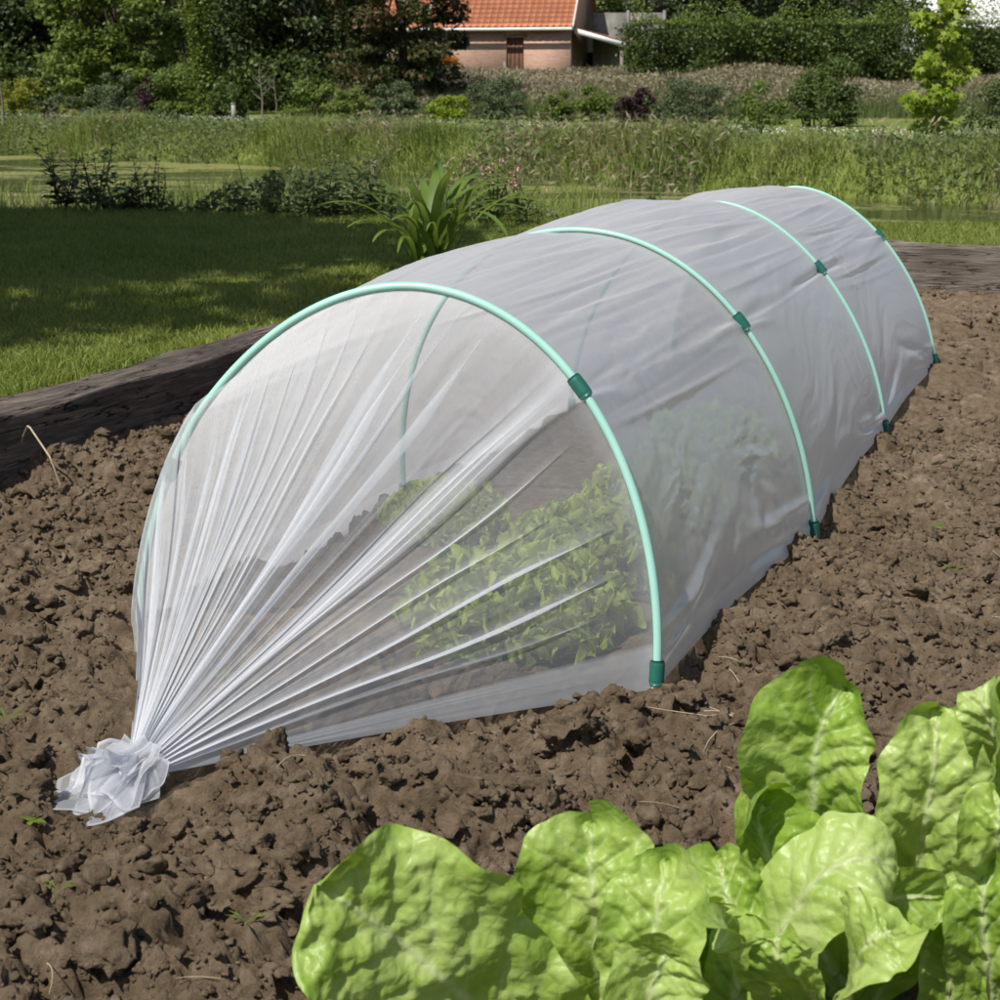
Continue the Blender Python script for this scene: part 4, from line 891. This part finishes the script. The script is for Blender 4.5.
# bare sapling at the left edge and dead stems
def bare(px, Y, h, label, seed, name='bare_sapling', r=.03, nb=5):
    x = X(px, Y); z = float(tz(x, Y)[0]); t = thing(name, (x, Y, z - .05), label, 'sapling'); q = np.random.default_rng(seed); m = MB()
    m.tube([(0, 0, 0), (.03, 0, h * .4), (-.02, 0, h * .75), (.02, 0, h)], [r, r * .8, r * .6, r * .3], 7)
    m.build('trunk', M['bark_grey'], t, True)
    for k in range(nb):
        z0 = h * q.uniform(.35, .9); az = q.choice([0, 3.14]) + q.normal(0, .5); l = h * q.uniform(.12, .28); b = MB()
        b.tube([(0, 0, z0), (math.cos(az) * l * .5, math.sin(az) * l * .5, z0 + l * .35), (math.cos(az) * l, math.sin(az) * l, z0 + l * .95)], [r * .5, r * .35, r * .15], 5); b.build('branch', M['bark_grey'], t, True)
bare(3, 33, 1.75, 'thin bare grey sapling with forked twigs at the left edge of the bank', 1, nb=4)
bare(262, 38, 1.5, 'dead branching stem standing before the broad dark tree', 2, 'dead_stem', .025, 7)
bare(276, 38.5, 1.25, 'shorter dead stem right beside the taller dead one', 3, 'dead_stem', .02, 5)
# white post
x = X(234, 39); p = MB().box((-.045, -.04, 0), (.045, .04, .44)).box((-.055, -.05, .44), (.055, .05, .47)).build('garden_post', simple('white_paint', [(.22, .215, .19), (.32, .31, .28)], 9, .6)); p.location = (x, 39, float(tz(x, 39)[0]) - .04); tag(p, 'short pale post among the bushes at the foot of the trees', 'post')

# ------------------------------------------------------------------ shrubs along the meadow edge
SH = 'shrubs along the far side of the mown strip'
shrub('yellow_shrub', X(18, 40), 40, 'yellowish shrub at the far left below the very dark tree', 'leaf_yellow', 1.2, .95, 3500, .07, 500, SH)
shrub('grey_shrub', X(60, 41), 41, 'low grey green shrub right of the yellowish one on the left', 'leaf_grey', 1.5, .65, 3500, .07, 501, SH)
shrub('yellow_shrub', X(70, 39.6), 39.6, 'small yellow green shrub in front of the low grey green one', 'leaf_yellow', .5, .4, 1200, .06, 502, SH)
shrub('flowering_shrub', X(118, 42), 42, 'pale seedy shrub with creamy plumes below the feathery tree', 'leaf_grey', 1.9, 1.05, 5000, .07, 503, SH)
shrub('purple_shrub', X(155, 41), 41, 'dark purple shrub between the pale plumed shrub and the vine', 'leaf_purple', .8, 1.0, 3500, .07, 504, SH)
shrub('green_shrub', X(178, 41), 41, 'bright green upright shrub at the foot of the vine', 'leaf_light', 1.0, 1.3, 4500, .07, 505, SH)
shrub('green_shrub', X(225, 40.5), 40.5, 'mid green bush with the white post beside it', 'leaf_mid', 1.2, .8, 3500, .07, 506, SH)
shrub('green_shrub', X(310, 41), 41, 'fern like light green bush below the broad dark tree', 'leaf_light', 1.3, .9, 4000, .08, 507, SH)
shrub('green_shrub', X(350, 40.5), 40.5, 'rounded light green bush below the reddish tipped tree', 'leaf_light', 1.2, .7, 3600, .07, 508, SH)
shrub('grey_shrub', X(395, 41), 41, 'grey green bush between the rounded bush and the lime one', 'leaf_grey', 1.5, .85, 4000, .07, 509, SH)
shrub('lime_shrub', X(446, 40), 40, 'lime yellow bush below the wooden bench', 'leaf_lime', 1.05, .62, 3200, .07, 510, SH)
shrub('grey_shrub', X(500, 42), 42, 'loose grey green bush right of the lime yellow one', 'leaf_grey', 1.9, .95, 4500, .07, 511, SH)
shrub('green_shrub', X(563, 39), 39, 'round green bush with dark base, left of a pair before the dry meadow', 'leaf_light', .95, .76, 4200, .065, 512, SH)
shrub('green_shrub', X(597, 39.3), 39.3, 'round green bush touching the purple one, right of a pair', 'leaf_light', .95, .74, 4200, .065, 513, SH)
shrub('purple_shrub', X(635, 38.6), 38.6, 'low dark purple bush right of the two round green ones', 'leaf_purple', 1.1, .68, 4800, .06, 514, SH)
shrub('grey_shrub', X(690, 38), 38, 'pale grey green clump of tall stems right of the purple bush', 'leaf_grey', 2.2, .95, 5000, .07, 515, SH)
shrub('willow_shrub', X(805, 34), 34, 'dark blue green feathery shrub, left of two before the hedge', 'leaf_mid', .85, 1.3, 5500, .065, 516, SH, depth=.8)
shrub('willow_shrub', X(838, 33.6), 33.6, 'dark blue green feathery shrub, right of two before the hedge', 'leaf_mid', .75, 1.3, 5500, .065, 517, SH, depth=.8)
shrub('green_shrub', X(760, 31), 31, 'leafy green weed bush before the left feathery shrub', 'leaf_light', .9, .75, 2600, .07, 518, SH)
shrub('orange_shrub', X(443, 60), 60, 'orange flowering bush at the left corner of the brick house', 'leaf_orange', .75, 1.9, 3500, .10, 519)
shrub('rose_bush', X(985, 26), 26, 'rose bush with yellowing base leaves at the right edge', 'weed', .8, .85, 1500, .06, 520)
for x0, z0 in ((978, .80), (1000, .58), (986, 1.02)):
    pass
# the hedge
def hedge():
    q = np.random.default_rng(61); Y0 = 54; x0, x1 = X(630, Y0), X(1120, Y0); z = float(tz((x0 + x1) / 2, Y0)[0]); t = thing('hedge', ((x0 + x1) / 2, Y0, z - .1), 'long high dark green hedge across the back on the right', 'hedge')
    L = x1 - x0; k = 420; C = np.stack([q.uniform(-L / 2, L / 2, k), q.uniform(-.9, .9, k), q.uniform(.2, 2.55, k)], -1); C[:, 2] *= .97 + .07 * np.sin(C[:, 0] * .8 + 1) * np.sin(C[:, 0] * .31)
    Rr = q.uniform(.38, .62, k)
    P, d = clump_points(C, Rr, 76000, q, .7); P = P[P[:, 2] > .05]; d = d[:len(P)]
    V, F = leafcards(P, .13 * q.uniform(.7, 1.3, len(P)), .3, q); mk('foliage', V, F, M['leaf_mid'], t)
    # whippy top shoots
    n = 9000; s = q.uniform(-L / 2, L / 2, n); P = np.stack([s, q.uniform(-.8, .8, n), 2.6 + q.random(n) ** 2 * 1.1 * (.6 + .5 * np.sin(s * 2.1))], -1); V, F = leafcards(P, .10, .3, q); mk('shoots', V, F, M['leaf_light'], t)
hedge()

# ------------------------------------------------------------------ weeds and flowers by the pond and on the lawn's edge
M['petal_pink'] = simple('petal_pink', [(.62, .22, .33), (.75, .36, .45)], 30, .6)
M['petal_purple'] = simple('petal_purple', [(.32, .07, .30), (.42, .12, .40)], 30, .6)
M['weed_stem'] = simple('weed_stem', [(.07, .10, .03), (.11, .12, .05)], 20, .7)
def stem_weed(seed, h, nst, leaf, spread=.12, top=None, petal='petal_pink', lmat='weed', name='tall_weed', dens=22):
    t = bpy.data.objects.new(name, None); link(t); q = np.random.default_rng(seed); m = MB(); L = MB(); heads = []
    for k in range(nst):
        Pt = MB()
        hh = h * q.uniform(.65, 1.05); b = np.array([q.normal(0, spread * .5), q.normal(0, spread * .5), 0]); e = b + np.array([q.normal(0, spread), q.normal(0, spread), hh])
        tt = np.linspace(0, 1, 6)[:, None]; ax = b + (e - b) * tt + np.array([q.normal(0, .03), q.normal(0, .03), 0]) * np.sin(tt * 3); m.tube(ax, .004 * (1.3 - tt[:, 0]) * (1 + h), 5)
        for j in range(dens):
            f = .12 + .86 * (j + q.random()) / dens; p = ax[0] + (ax[-1] - ax[0]) * f; az = j * 2.4 + q.normal(0, .3); l = leaf * (1.15 - .75 * f) * q.uniform(.8, 1.2)
            d = np.array([math.cos(az), math.sin(az), q.uniform(.1, .6)]); s_ = np.array([-math.sin(az), math.cos(az), 0]) * l * .27
            p1 = p + d * l * .5; p2 = p + d * l + [0, 0, -l * .25]
            L.add([p, p1 + s_, p2, p1 - s_, p1 - [0, 0, l * .04]], np.array([(0, 1, 4), (1, 2, 4), (2, 3, 4), (3, 0, 4)]))
        if top:
            heads.append(Pt)
            for j in range(top):
                p = ax[-1] + np.array([q.normal(0, .018), q.normal(0, .018), -q.random() * .13]) * (1 + .3 * h); V, F = leafcards(p[None] + q.normal(0, .006, (3, 3)), .017, .2, q, .9); Pt.add(V, F)
    m.build('stem', M['weed_stem'], t, True); L.build('foliage', M[lmat], t)
    for hd in heads: hd.build('blossom', M[petal], t)
    return t
def place(t, px, Y, label, cat, group=None, z=None, sc=1., rz=0.):
    x = X(px, Y); t.location = (x, Y, float(tz(x, Y)[0]) - .01); t.scale = (sc,) * 3; t.rotation_euler = (0, 0, rz); tag(t, label, cat, group)
WG = 'tall weeds on the near pond bank'
pr = [stem_weed(700, .62, 4, .17, dens=26), stem_weed(701, .48, 8, .14, .2, dens=24), stem_weed(702, .70, 3, .13, .06, dens=30)]
used = set()
WL = [(62, 9.6, 0, 1.0, 'leafy weed left of the grey clump on the shaded pond edge'), (100, 9.5, 1, 1.15, 'widest leafy weed clump on the shaded pond edge at left'), (128, 9.8, 1, 1.2, 'dense weed clump right next to the widest one on the pond edge'),
      (150, 9.7, 2, .9, 'slim dark weed between the dense clump and the paired spikes'), (170, 10.0, 2, .85, 'slim weed spike, left of a pair seen against the water'), (190, 9.9, 0, .72, 'short weed spike, right of a pair seen against the water'),
      (210, 10.1, 2, .8, 'lone slim weed in the middle of the shaded pond edge'), (257, 9.7, 2, 1.05, 'tallest dark weed spike before the open water'), (268, 9.9, 1, .7, 'low bushy weed at the foot of the tallest spike'),
      (320, 9.4, 1, 1.2, 'bushy dark weed left of the strap leaved plant'), (340, 9.7, 0, .9, 'upright weed just behind the bushy dark one'), (375, 9.6, 0, .9, 'weed rising directly behind the strap leaved plant')]
for px, Y, k, sc, lab in WL:
    t = pr[k] if k not in used else copy_tree(pr[k]); used.add(k); place(t, px, Y, lab, 'weed', WG, sc=sc * .72, rz=px * .7)
# pink flowered plants right of the strap leaved plant
FG = 'pink flowering plants by the pond'
f0 = stem_weed(710, .50, 5, .13, .12, 6, lmat='leaf_light', name='flowering_plant', dens=16)
place(f0, 482, 8.9, 'tallest pink flowered plant right of the strap leaved plant', 'flowering plant', FG, sc=.80)
f1 = copy_tree(f0); place(f1, 458, 9.0, 'pink flowered plant partly behind the strap leaved plant', 'flowering plant', FG, sc=.62, rz=2)
f2 = copy_tree(f0); place(f2, 526, 8.8, 'pink flowered plant nearest to the crown of the tunnel', 'flowering plant', FG, sc=.66, rz=4)
f3 = stem_weed(712, .60, 3, .14, .10, 16, 'petal_purple', 'weed', 'flowering_plant', 14); place(f3, 483, 22.6, 'purple loosestrife like flower at the foot of the far bank', 'flowering plant', sc=1.)
w4 = stem_weed(715, .5, 1, .22, .05, name='broad_leaved_weed', dens=12); place(w4, 588, 9.5, 'single dark weed with drooping leaves just above the crown of the tunnel', 'weed', sc=.75)
# upright weeds in front of the young maple and hedge
pg = stem_weed(720, 1.35, 5, .16, .22, name='tall_weed', dens=26, lmat='leaf_light')
place(pg, 818, 25.5, 'pale green tall seed spike weed before the feathery shrubs', 'weed', 'tall weeds on the far bank')
g2 = copy_tree(pg); place(g2, 765, 24.6, 'broad leafy weed standing at the water on the far bank, right half', 'weed', 'tall weeds on the far bank', sc=.75, rz=2)
g3 = copy_tree(pg); place(g3, 535, 25.5, 'dark upright weed on the far bank above the middle of the pond', 'weed', 'tall weeds on the far bank', sc=.5, rz=1)
# rose bush blooms
q = np.random.default_rng(91)
# strap leaved plant
def strap():
    Y0 = 6.35; x = X(432, Y0); z = float(tz(x, Y0)[0]); t = thing('strap_leaved_plant', (x, Y0, z - .02), 'green plant with long arching strap leaves on the lawn behind the tunnel', 'plant'); q = np.random.default_rng(19)
    for k in range(42):
        az = q.uniform(0, 6.283); ln = q.uniform(.34, .66); el = q.uniform(1.05, 1.57); w = q.uniform(.010, .021); nu = 16; u = np.linspace(0, 1, nu)
        an = el - (1.0 + q.uniform(-.3, 1.5) * (1.6 - el)) * u ** 1.6 * 1.25; dr = np.cumsum(np.cos(an)) * ln / nu; dz = np.cumsum(np.sin(an)) * ln / nu
        b = np.array([q.normal(0, .035), q.normal(0, .035)]); wd = w * np.sin(np.clip(u * .85 + .12, 0, 1) * np.pi) ** .6
        ctr = np.stack([b[0] + dr * math.cos(az), b[1] + dr * math.sin(az), dz], -1); s_ = np.array([-math.sin(az), math.cos(az), 0])
        V = np.stack([ctr + s_ * wd[:, None], ctr - [0, 0, .004] * np.ones((nu, 1)), ctr - s_ * wd[:, None]], 1).reshape(-1, 3)
        mk('leaf', V, gridfaces(nu, 3), M['strap'], t, True)
M['strap'] = foliage('strap_leaf', [(.07, .13, .02), (.13, .21, .035), (.19, .27, .06)], .4, .42, .4, 6)
strap()

# ------------------------------------------------------------------ buildings
def brick(name, c1, c2, mortar, sx=.22, sy=.075):
    m, nt, out = newmat(name); p = nd(nt, 'ShaderNodeBsdfPrincipled'); tc = nd(nt, 'ShaderNodeTexCoord'); b = nd(nt, 'ShaderNodeTexBrick')
    mp = nd(nt, 'ShaderNodeMapping'); mp.inputs['Rotation'].default_value = (math.pi / 2, 0, 0); nt.links.new(tc.outputs['Object'], mp.inputs['Vector']); nt.links.new(mp.outputs[0], b.inputs['Vector'])
    b.inputs['Scale'].default_value = 1; b.inputs['Brick Width'].default_value = sx; b.inputs['Row Height'].default_value = sy; b.inputs['Mortar Size'].default_value = .012
    b.inputs['Color1'].default_value = (*c1, 1); b.inputs['Color2'].default_value = (*c2, 1); b.inputs['Mortar'].default_value = (*mortar, 1)
    n = noisen(nt, 2.2, 6, .7); n2 = noisen(nt, 9, 4, .7); c = mixc(nt, mathn(nt, 'MULTIPLY', ramp(nt, n2, [(.4, (0, 0, 0)), (.62, (1, 1, 1))]), .5), b.outputs['Color'], (.50, .36, .28)); c = mixc(nt, mathn(nt, 'MULTIPLY', n, .35), c, (.20, .09, .06))
    nt.links.new(c, p.inputs['Base Color']); p.inputs['Roughness'].default_value = .9; nt.links.new(p.outputs[0], out.inputs[0]); return m
def tiles(name):
    m, nt, out = newmat(name); p = nd(nt, 'ShaderNodeBsdfPrincipled'); tc = nd(nt, 'ShaderNodeTexCoord'); b = nd(nt, 'ShaderNodeTexBrick'); b.offset = 0
    nt.links.new(tc.outputs['UV'] if False else tc.outputs['Object'], b.inputs['Vector']); b.inputs['Scale'].default_value = 1; b.inputs['Brick Width'].default_value = .26; b.inputs['Row Height'].default_value = .26; b.inputs['Mortar Size'].default_value = .022
    b.inputs['Color1'].default_value = (.42, .125, .055, 1); b.inputs['Color2'].default_value = (.52, .19, .09, 1); b.inputs['Mortar'].default_value = (.16, .05, .028, 1)
    n = noisen(nt, 1.4, 5, .7); c = mixc(nt, mathn(nt, 'MULTIPLY', n, .5), b.outputs['Color'], (.60, .26, .13)); 
    nt.links.new(c, p.inputs['Base Color']); p.inputs['Roughness'].default_value = .8; nt.links.new(p.outputs[0], out.inputs[0]); return m
M['brick'] = brick('old_brick', (.40, .17, .105), (.54, .30, .21), (.50, .40, .32)); M['tile'] = tiles('roof_tile')
M['gable_shade'] = simple('gable_in_shade', [(.10, .062, .045), (.15, .095, .07)], 5, .9); M['trim'] = simple('white_trim', [(.62, .62, .6), (.7, .7, .68)], 6, .6)  # gable darker than the brick: shade of the side turned from the sun, as colour
M['door_brown'] = simple('door_brown', [(.10, .045, .025), (.15, .07, .04)], 6, .7); M['concrete'] = simple('concrete', [(.14, .135, .12), (.24, .23, .21)], 3, .95, .1, .4, .02)
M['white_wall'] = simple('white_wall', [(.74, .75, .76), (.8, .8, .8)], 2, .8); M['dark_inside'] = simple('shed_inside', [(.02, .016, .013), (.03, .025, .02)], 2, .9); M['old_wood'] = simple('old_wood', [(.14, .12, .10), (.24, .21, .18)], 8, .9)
def roof_plane(name, p0, p1, run, rise, mat, parent, thick=.09):
    """a tiled slope with real pantile rolls; p0-p1 is the eave"""
    p0 = np.array(p0, float); p1 = np.array(p1, float); L = np.linalg.norm(p1 - p0); ex = (p1 - p0) / L; sl = np.array(run, float); sl[2] = rise; S_ = np.linalg.norm(sl); es = sl / S_; nn = norm(np.cross(ex, es))
    nu = int(L / .065) + 2; u = np.linspace(0, L, nu); rows = []
    k = int(S_ / .26)
    for j in range(k + 1):
        for (f, hgt) in ((j * .26, .035), (min((j + 1) * .26, S_) - .004, .0)):
            if f > S_: continue
            rows.append((f, hgt))
    V = np.array([[np.array([uu, f, hgt + .028 * math.cos(uu / .26 * 2 * math.pi)]) for uu in u] for f, hgt in rows]); nr = len(rows)
    o = mk(name, np.concatenate([V.reshape(-1, 3), np.array([(0, 0, -thick), (L, 0, -thick), (L, S_, -thick), (0, S_, -thick)])]), [gridfaces(nr, nu)[:, ::-1], np.array([[nr * nu + 3, nr * nu + 2, nr * nu + 1, nr * nu]])], mat, parent)
    from mathutils import Matrix
    o.matrix_local = Matrix([[ex[0], es[0], nn[0], p0[0]], [ex[1], es[1], nn[1], p0[1]], [ex[2], es[2], nn[2], p0[2]], [0, 0, 0, 1]]); return o
def house():
    Y0 = 68.; s = 1.0; xr = X(570, Y0); z0 = .72; t = thing('brick_house', (xr, Y0, z0), 'low brick house with orange tiled roof and a lean-to shed at its right end', 'house', rz=-.21)
    Lw, D, E, RH = 8.6, 6.4, 2.62, 3.6
    w = MB(); dx0, dx1, dt = -2.62, -1.90, 2.20
    # front wall with a real door opening
    for lo, hi in (((-Lw, 0, -.4), (dx0, .25, E)), ((dx1, 0, -.4), (0, .25, E)), ((dx0, 0, dt), (dx1, .25, E)), ((-Lw, .25, -.4), (-Lw + .25, D, E)), ((-Lw + .25, D - .25, -.4), (-.25, D, E))): w.box(lo, hi)
    w.build('wall', M['brick'], t)
    g = MB(); g.add([(-.25, .25, -.4), (0, .25, -.4), (0, D, -.4), (-.25, D, -.4), (-.25, .25, E), (0, .25, E), (0, D, E), (-.25, D, E), (0, D / 2, E + RH - .12), (-.25, D / 2, E + RH - .12)], [np.array([(0, 3, 2, 1), (0, 1, 5, 4), (3, 7, 6, 2), (0, 4, 7, 3), (1, 2, 6, 5)]), np.array([(5, 6, 8), (7, 4, 9)]), np.array([(4, 5, 8, 9), (6, 7, 9, 8)])]); g.build('gable_wall', M['gable_shade'], t)
    d = MB().box((dx0 + .004, .10, 0), (dx1 - .004, .16, dt - .004)); 
    for k in range(4): d.box((dx0 + .02 + k * .175, .085, .05), (dx0 + .17 + k * .175, .10, dt - .05))
    dd = d.build('door', M['door_brown'], t); MB().box((dx0 + .05, .05, 1.0), (dx0 + .09, .084, 1.15)).build('handle', M['dark_inside'], dd)
    MB().box((dx0 - .1, -.03, dt + .002), (dx1 + .1, -.002, dt + .12)).build('lintel', M['old_wood'], t)
    roof_plane('roof', (-Lw - .1, -.32, E - .02), (.12, -.32, E - .02), (0, D / 2 + .32, 0), RH, M['tile'], t)
    roof_plane('roof', (.12, D + .32, E - .02), (-Lw - .1, D + .32, E - .02), (0, -D / 2 - .32, 0), RH, M['tile'], t)
    MB().tube([(-Lw - .1, -.40, E - .10), (.12, -.40, E - .10)], .065, 10).build('gutter', M['trim'], t, True)
    def rake(x): m = MB(); n = math.hypot(D / 2 + .32, RH); m.add([(x, -.34, E - .16), (x + .05, -.34, E - .16), (x + .05, D / 2, E + RH - .14), (x, D / 2, E + RH - .14), (x, -.34, E + .08), (x + .05, -.34, E + .08), (x + .05, D / 2, E + RH + .1), (x, D / 2, E + RH + .1)], [(0, 3, 2, 1), (4, 5, 6, 7), (0, 1, 5, 4), (1, 2, 6, 5), (2, 3, 7, 6), (3, 0, 4, 7)]); m.build('verge_board', M['trim'], t)
    rake(.125); rake(-5.85)
    # lean-to
    q = roof_plane('lean_to_roof', (0.16, .0, E - .12), (0.16, 4.5, E - .12), (2.0, 0, 0), -.55, M['tile'], t)
    m = MB(); m.add([(.16, -.06, E - .26), (.16, -.02, E - .26), (2.2, -.02, E - .83), (2.2, -.06, E - .83), (.16, -.06, E - .06), (.16, -.02, E - .06), (2.2, -.02, E - .63), (2.2, -.06, E - .63)], [(0, 1, 2, 3), (4, 7, 6, 5), (0, 3, 7, 4), (1, 5, 6, 2), (0, 4, 5, 1), (3, 2, 6, 7)]); m.build('fascia', M['trim'], t)
    MB().box((.02, 4.2, -.4), (2.1, 4.45, E - .9)).build('shed_wall', M['dark_inside'], t)  # wall coloured near black to stand for the shade under the lean-to
    for yy in (.05, 3.9): MB().box((1.98, yy, -.4), (2.1, yy + .12, E - .86)).build('post', M['old_wood'], t)
house()
def far_house():
    Y0 = 86.; x = X(62, Y0); t = thing('brick_house', (x, Y0, .9), 'distant red roofed house glimpsed between the trees at the top left', 'house')
    MB().box((-4, 0, -.5), (1.2, 5, 3.6)).build('wall', M['brick'], t); roof_plane('roof', (-4.2, -.3, 3.6), (1.3, -.3, 3.6), (0, 2.8, 0), 2.6, M['tile'], t); roof_plane('roof', (1.3, 5.3, 3.6), (-4.2, 5.3, 3.6), (0, -2.8, 0), 2.6, M['tile'], t)
    MB().tube([(-4.2, -.38, 3.55), (1.3, -.38, 3.55)], .08, 8).build('gutter', M['trim'], t, True)
far_house()
# concrete garden wall right of the lean-to
def cwall():
    Y0 = 71.; x = X(592, Y0); t = thing('concrete_wall', (x, Y0, .8), 'pale grey concrete panel wall between the lean-to and the hedge', 'garden wall')
    for k in range(2):
        MB().box((k * 1.5, 0, -.4), (k * 1.5 + 1.38, .09, 3.2)).build('panel', M['concrete'], t); MB().box((k * 1.5 + 1.382, -.04, -.4), (k * 1.5 + 1.498, .13, 3.3)).build('post', M['concrete'], t)
cwall()
def white_building():
    Y0 = 88.; x = X(925, Y0); t = thing('white_building', (x, Y0, 1.), 'white walled building above the hedge at the top right corner', 'building')
    MB().box((0, 0, -1), (14, 7, 6.5)).build('wall', M['white_wall'], t); MB().box((-.2, -.25, 6.502), (14.2, 7.25, 6.8)).build('roof', M['concrete'], t); MB().box((-.02, -.05, 2.35), (14.02, -.003, 3.0)).build('plinth', M['dark_inside'], t)
white_building()
# telegraph pole / trunk left of the white building
x = X(937, 70); o = MB().tube([(0, 0, 0), (0, 0, 3.5), (.02, 0, 7)], [.13, .12, .10], 10).build('wooden_pole', M['bark_grey'], None, True); o.location = (x, 70, .6); tag(o, 'brown wooden pole rising from the hedge left of the white building', 'pole')
# bench before the house
def bench():
    Y0 = 63.; x = X(476, Y0); z = float(tz(x, Y0)[0]); t = thing('wooden_bench', (x, Y0, z), 'weathered wooden bench before the brick wall, left of the brown door', 'bench')
    for k in range(3): MB().box((-1.05, -.2 + k * .17, .96), (1.05, -.06 + k * .17, 1.01)).build('seat_plank', M['old_wood'], t)
    for sx_ in (-.98, .92):
        MB().box((sx_, -.2, -.1), (sx_ + .09, -.12, .958)).build('leg', M['old_wood'], t); MB().box((sx_, .2, -.1), (sx_ + .09, .28, .958)).build('leg', M['old_wood'], t)
    MB().box((1.012, .29, -.1), (1.12, .36, 1.35)).build('end_post', M['old_wood'], t)
bench()

# ------------------------------------------------------------------ straw and seedlings on the soil
q = np.random.default_rng(44); m = MB()
def straw(a, b, ln, n=1, r=.0010):
    for k in range(n):
        x, y = bed(a + q.normal(0, .02), b + q.normal(0, .02)); z = float(soilz(x, y)[0]) + .010; az = q.uniform(0, 6.28); l = ln * q.uniform(.5, 1.2); bend = q.normal(0, .5)
        p0 = np.array([x, y, z]); p1 = p0 + np.array([math.cos(az), math.sin(az), 0]) * l * .5 + [0, 0, l * q.uniform(0, .25)]; p2 = p1 + np.array([math.cos(az + bend), math.sin(az + bend), 0]) * l * .5; p2[2] = max(float(soilz(p2[0], p2[1])[0]) + .004, p1[2] - l * .2)
        tt = np.linspace(0, 1, 6)[:, None]; m.tube((1 - tt) ** 2 * p0 + 2 * tt * (1 - tt) * p1 + tt ** 2 * p2, r, 5)
for k in range(60):
    a, b = q.uniform(-1.0, 3.2), q.uniform(-1.1, 1.2)
    if not inside_tunnel(np.array([a]), np.array([b]), .05)[0]: straw(a, b, .05, 1, q.uniform(.0004, .0008))
tp = onplane(745, 715, .02); ta, tb = unbed(tp[0], tp[1])
straw(float(ta), float(tb), .13, 8, .0008)
M['straw'] = simple('straw', [(.30, .24, .15), (.42, .35, .23)], 30, .8); tag(m.build('straw_litter', M['straw'], None, True), kind='stuff')
# bent stalk against the left sleeper
pA = onplane(8, 478, .02); pB = onplane(62, 482, .04)
x0, y0 = pA[0], pA[1]; stalk = MB(); P = np.array([pA + [0, 0, .0], pA + [.03, .02, .08], (pA + pB) / 2 + [-.005, .0, .115], pB + [-.02, 0, .05], pB + [0, 0, -.02]]) - pA
tt = np.linspace(0, 4, 24); P = np.stack([np.interp(tt, range(5), P[:, i]) for i in range(3)], -1); o = stalk.tube(P, .0022, 6).build('dry_stalk', M['straw'], None, True); o.location = pA; tag(o, 'bent dry stalk standing in the soil against the left sleeper', 'stalk')
def seedling(px, py, label, seed, sc, mat='leaf_light', kind=0):
    p = onplane(px, py, .012); z = float(soilz(p[0], p[1])[0]); qq = np.random.default_rng(seed); mm = MB()
    for k in range(5 if kind == 0 else 4):
        az = k * 2.4 + qq.normal(0, .3); l = .03 * sc * qq.uniform(.7, 1.3); d = np.array([math.cos(az), math.sin(az), .5 if kind == 0 else .25]); s_ = np.array([-math.sin(az), math.cos(az), 0]) * l * (.07 if kind == 0 else .32)
        mm.add([(0, 0, 0), d * l * .5 + s_, d * l + [0, 0, -l * .2], d * l * .5 - s_, d * l * .5 - [0, 0, l * .05]], np.array([(0, 1, 4), (1, 2, 4), (2, 3, 4), (3, 0, 4)]))
    o = mm.build('weed_seedling', M[mat], None, True); o.location = (p[0], p[1], z + .012); tag(o, label, 'seedling', 'weed seedlings on the soil')
for i, (px, py, sc, kd_, lab) in enumerate([(60, 906, 1.5, 0, 'grassy seedling at the lower left of the soil'), (30, 826, .9, 1, 'pale round leaved seedling just left of the knot'), (247, 952, 1.1, 0, 'thin grassy seedling between the knot and the left chard'),
        (8, 748, 1.4, 0, 'grass blades sprouting at the left edge of the soil'), (952, 575, 1.8, 0, 'grassy seedling at the right edge of the soil'), (218, 703, 1.0, 1, 'tiny pale seedling beside the left edge of the fleece'), (990, 690, 1.4, 0, 'small green seedling just above the right chard'), (935, 520, 1.4, 1, 'faint seedling on the far right part of the soil')]):
    seedling(px, py, lab, 900 + i, sc * .62, 'leaf_light', kd_)
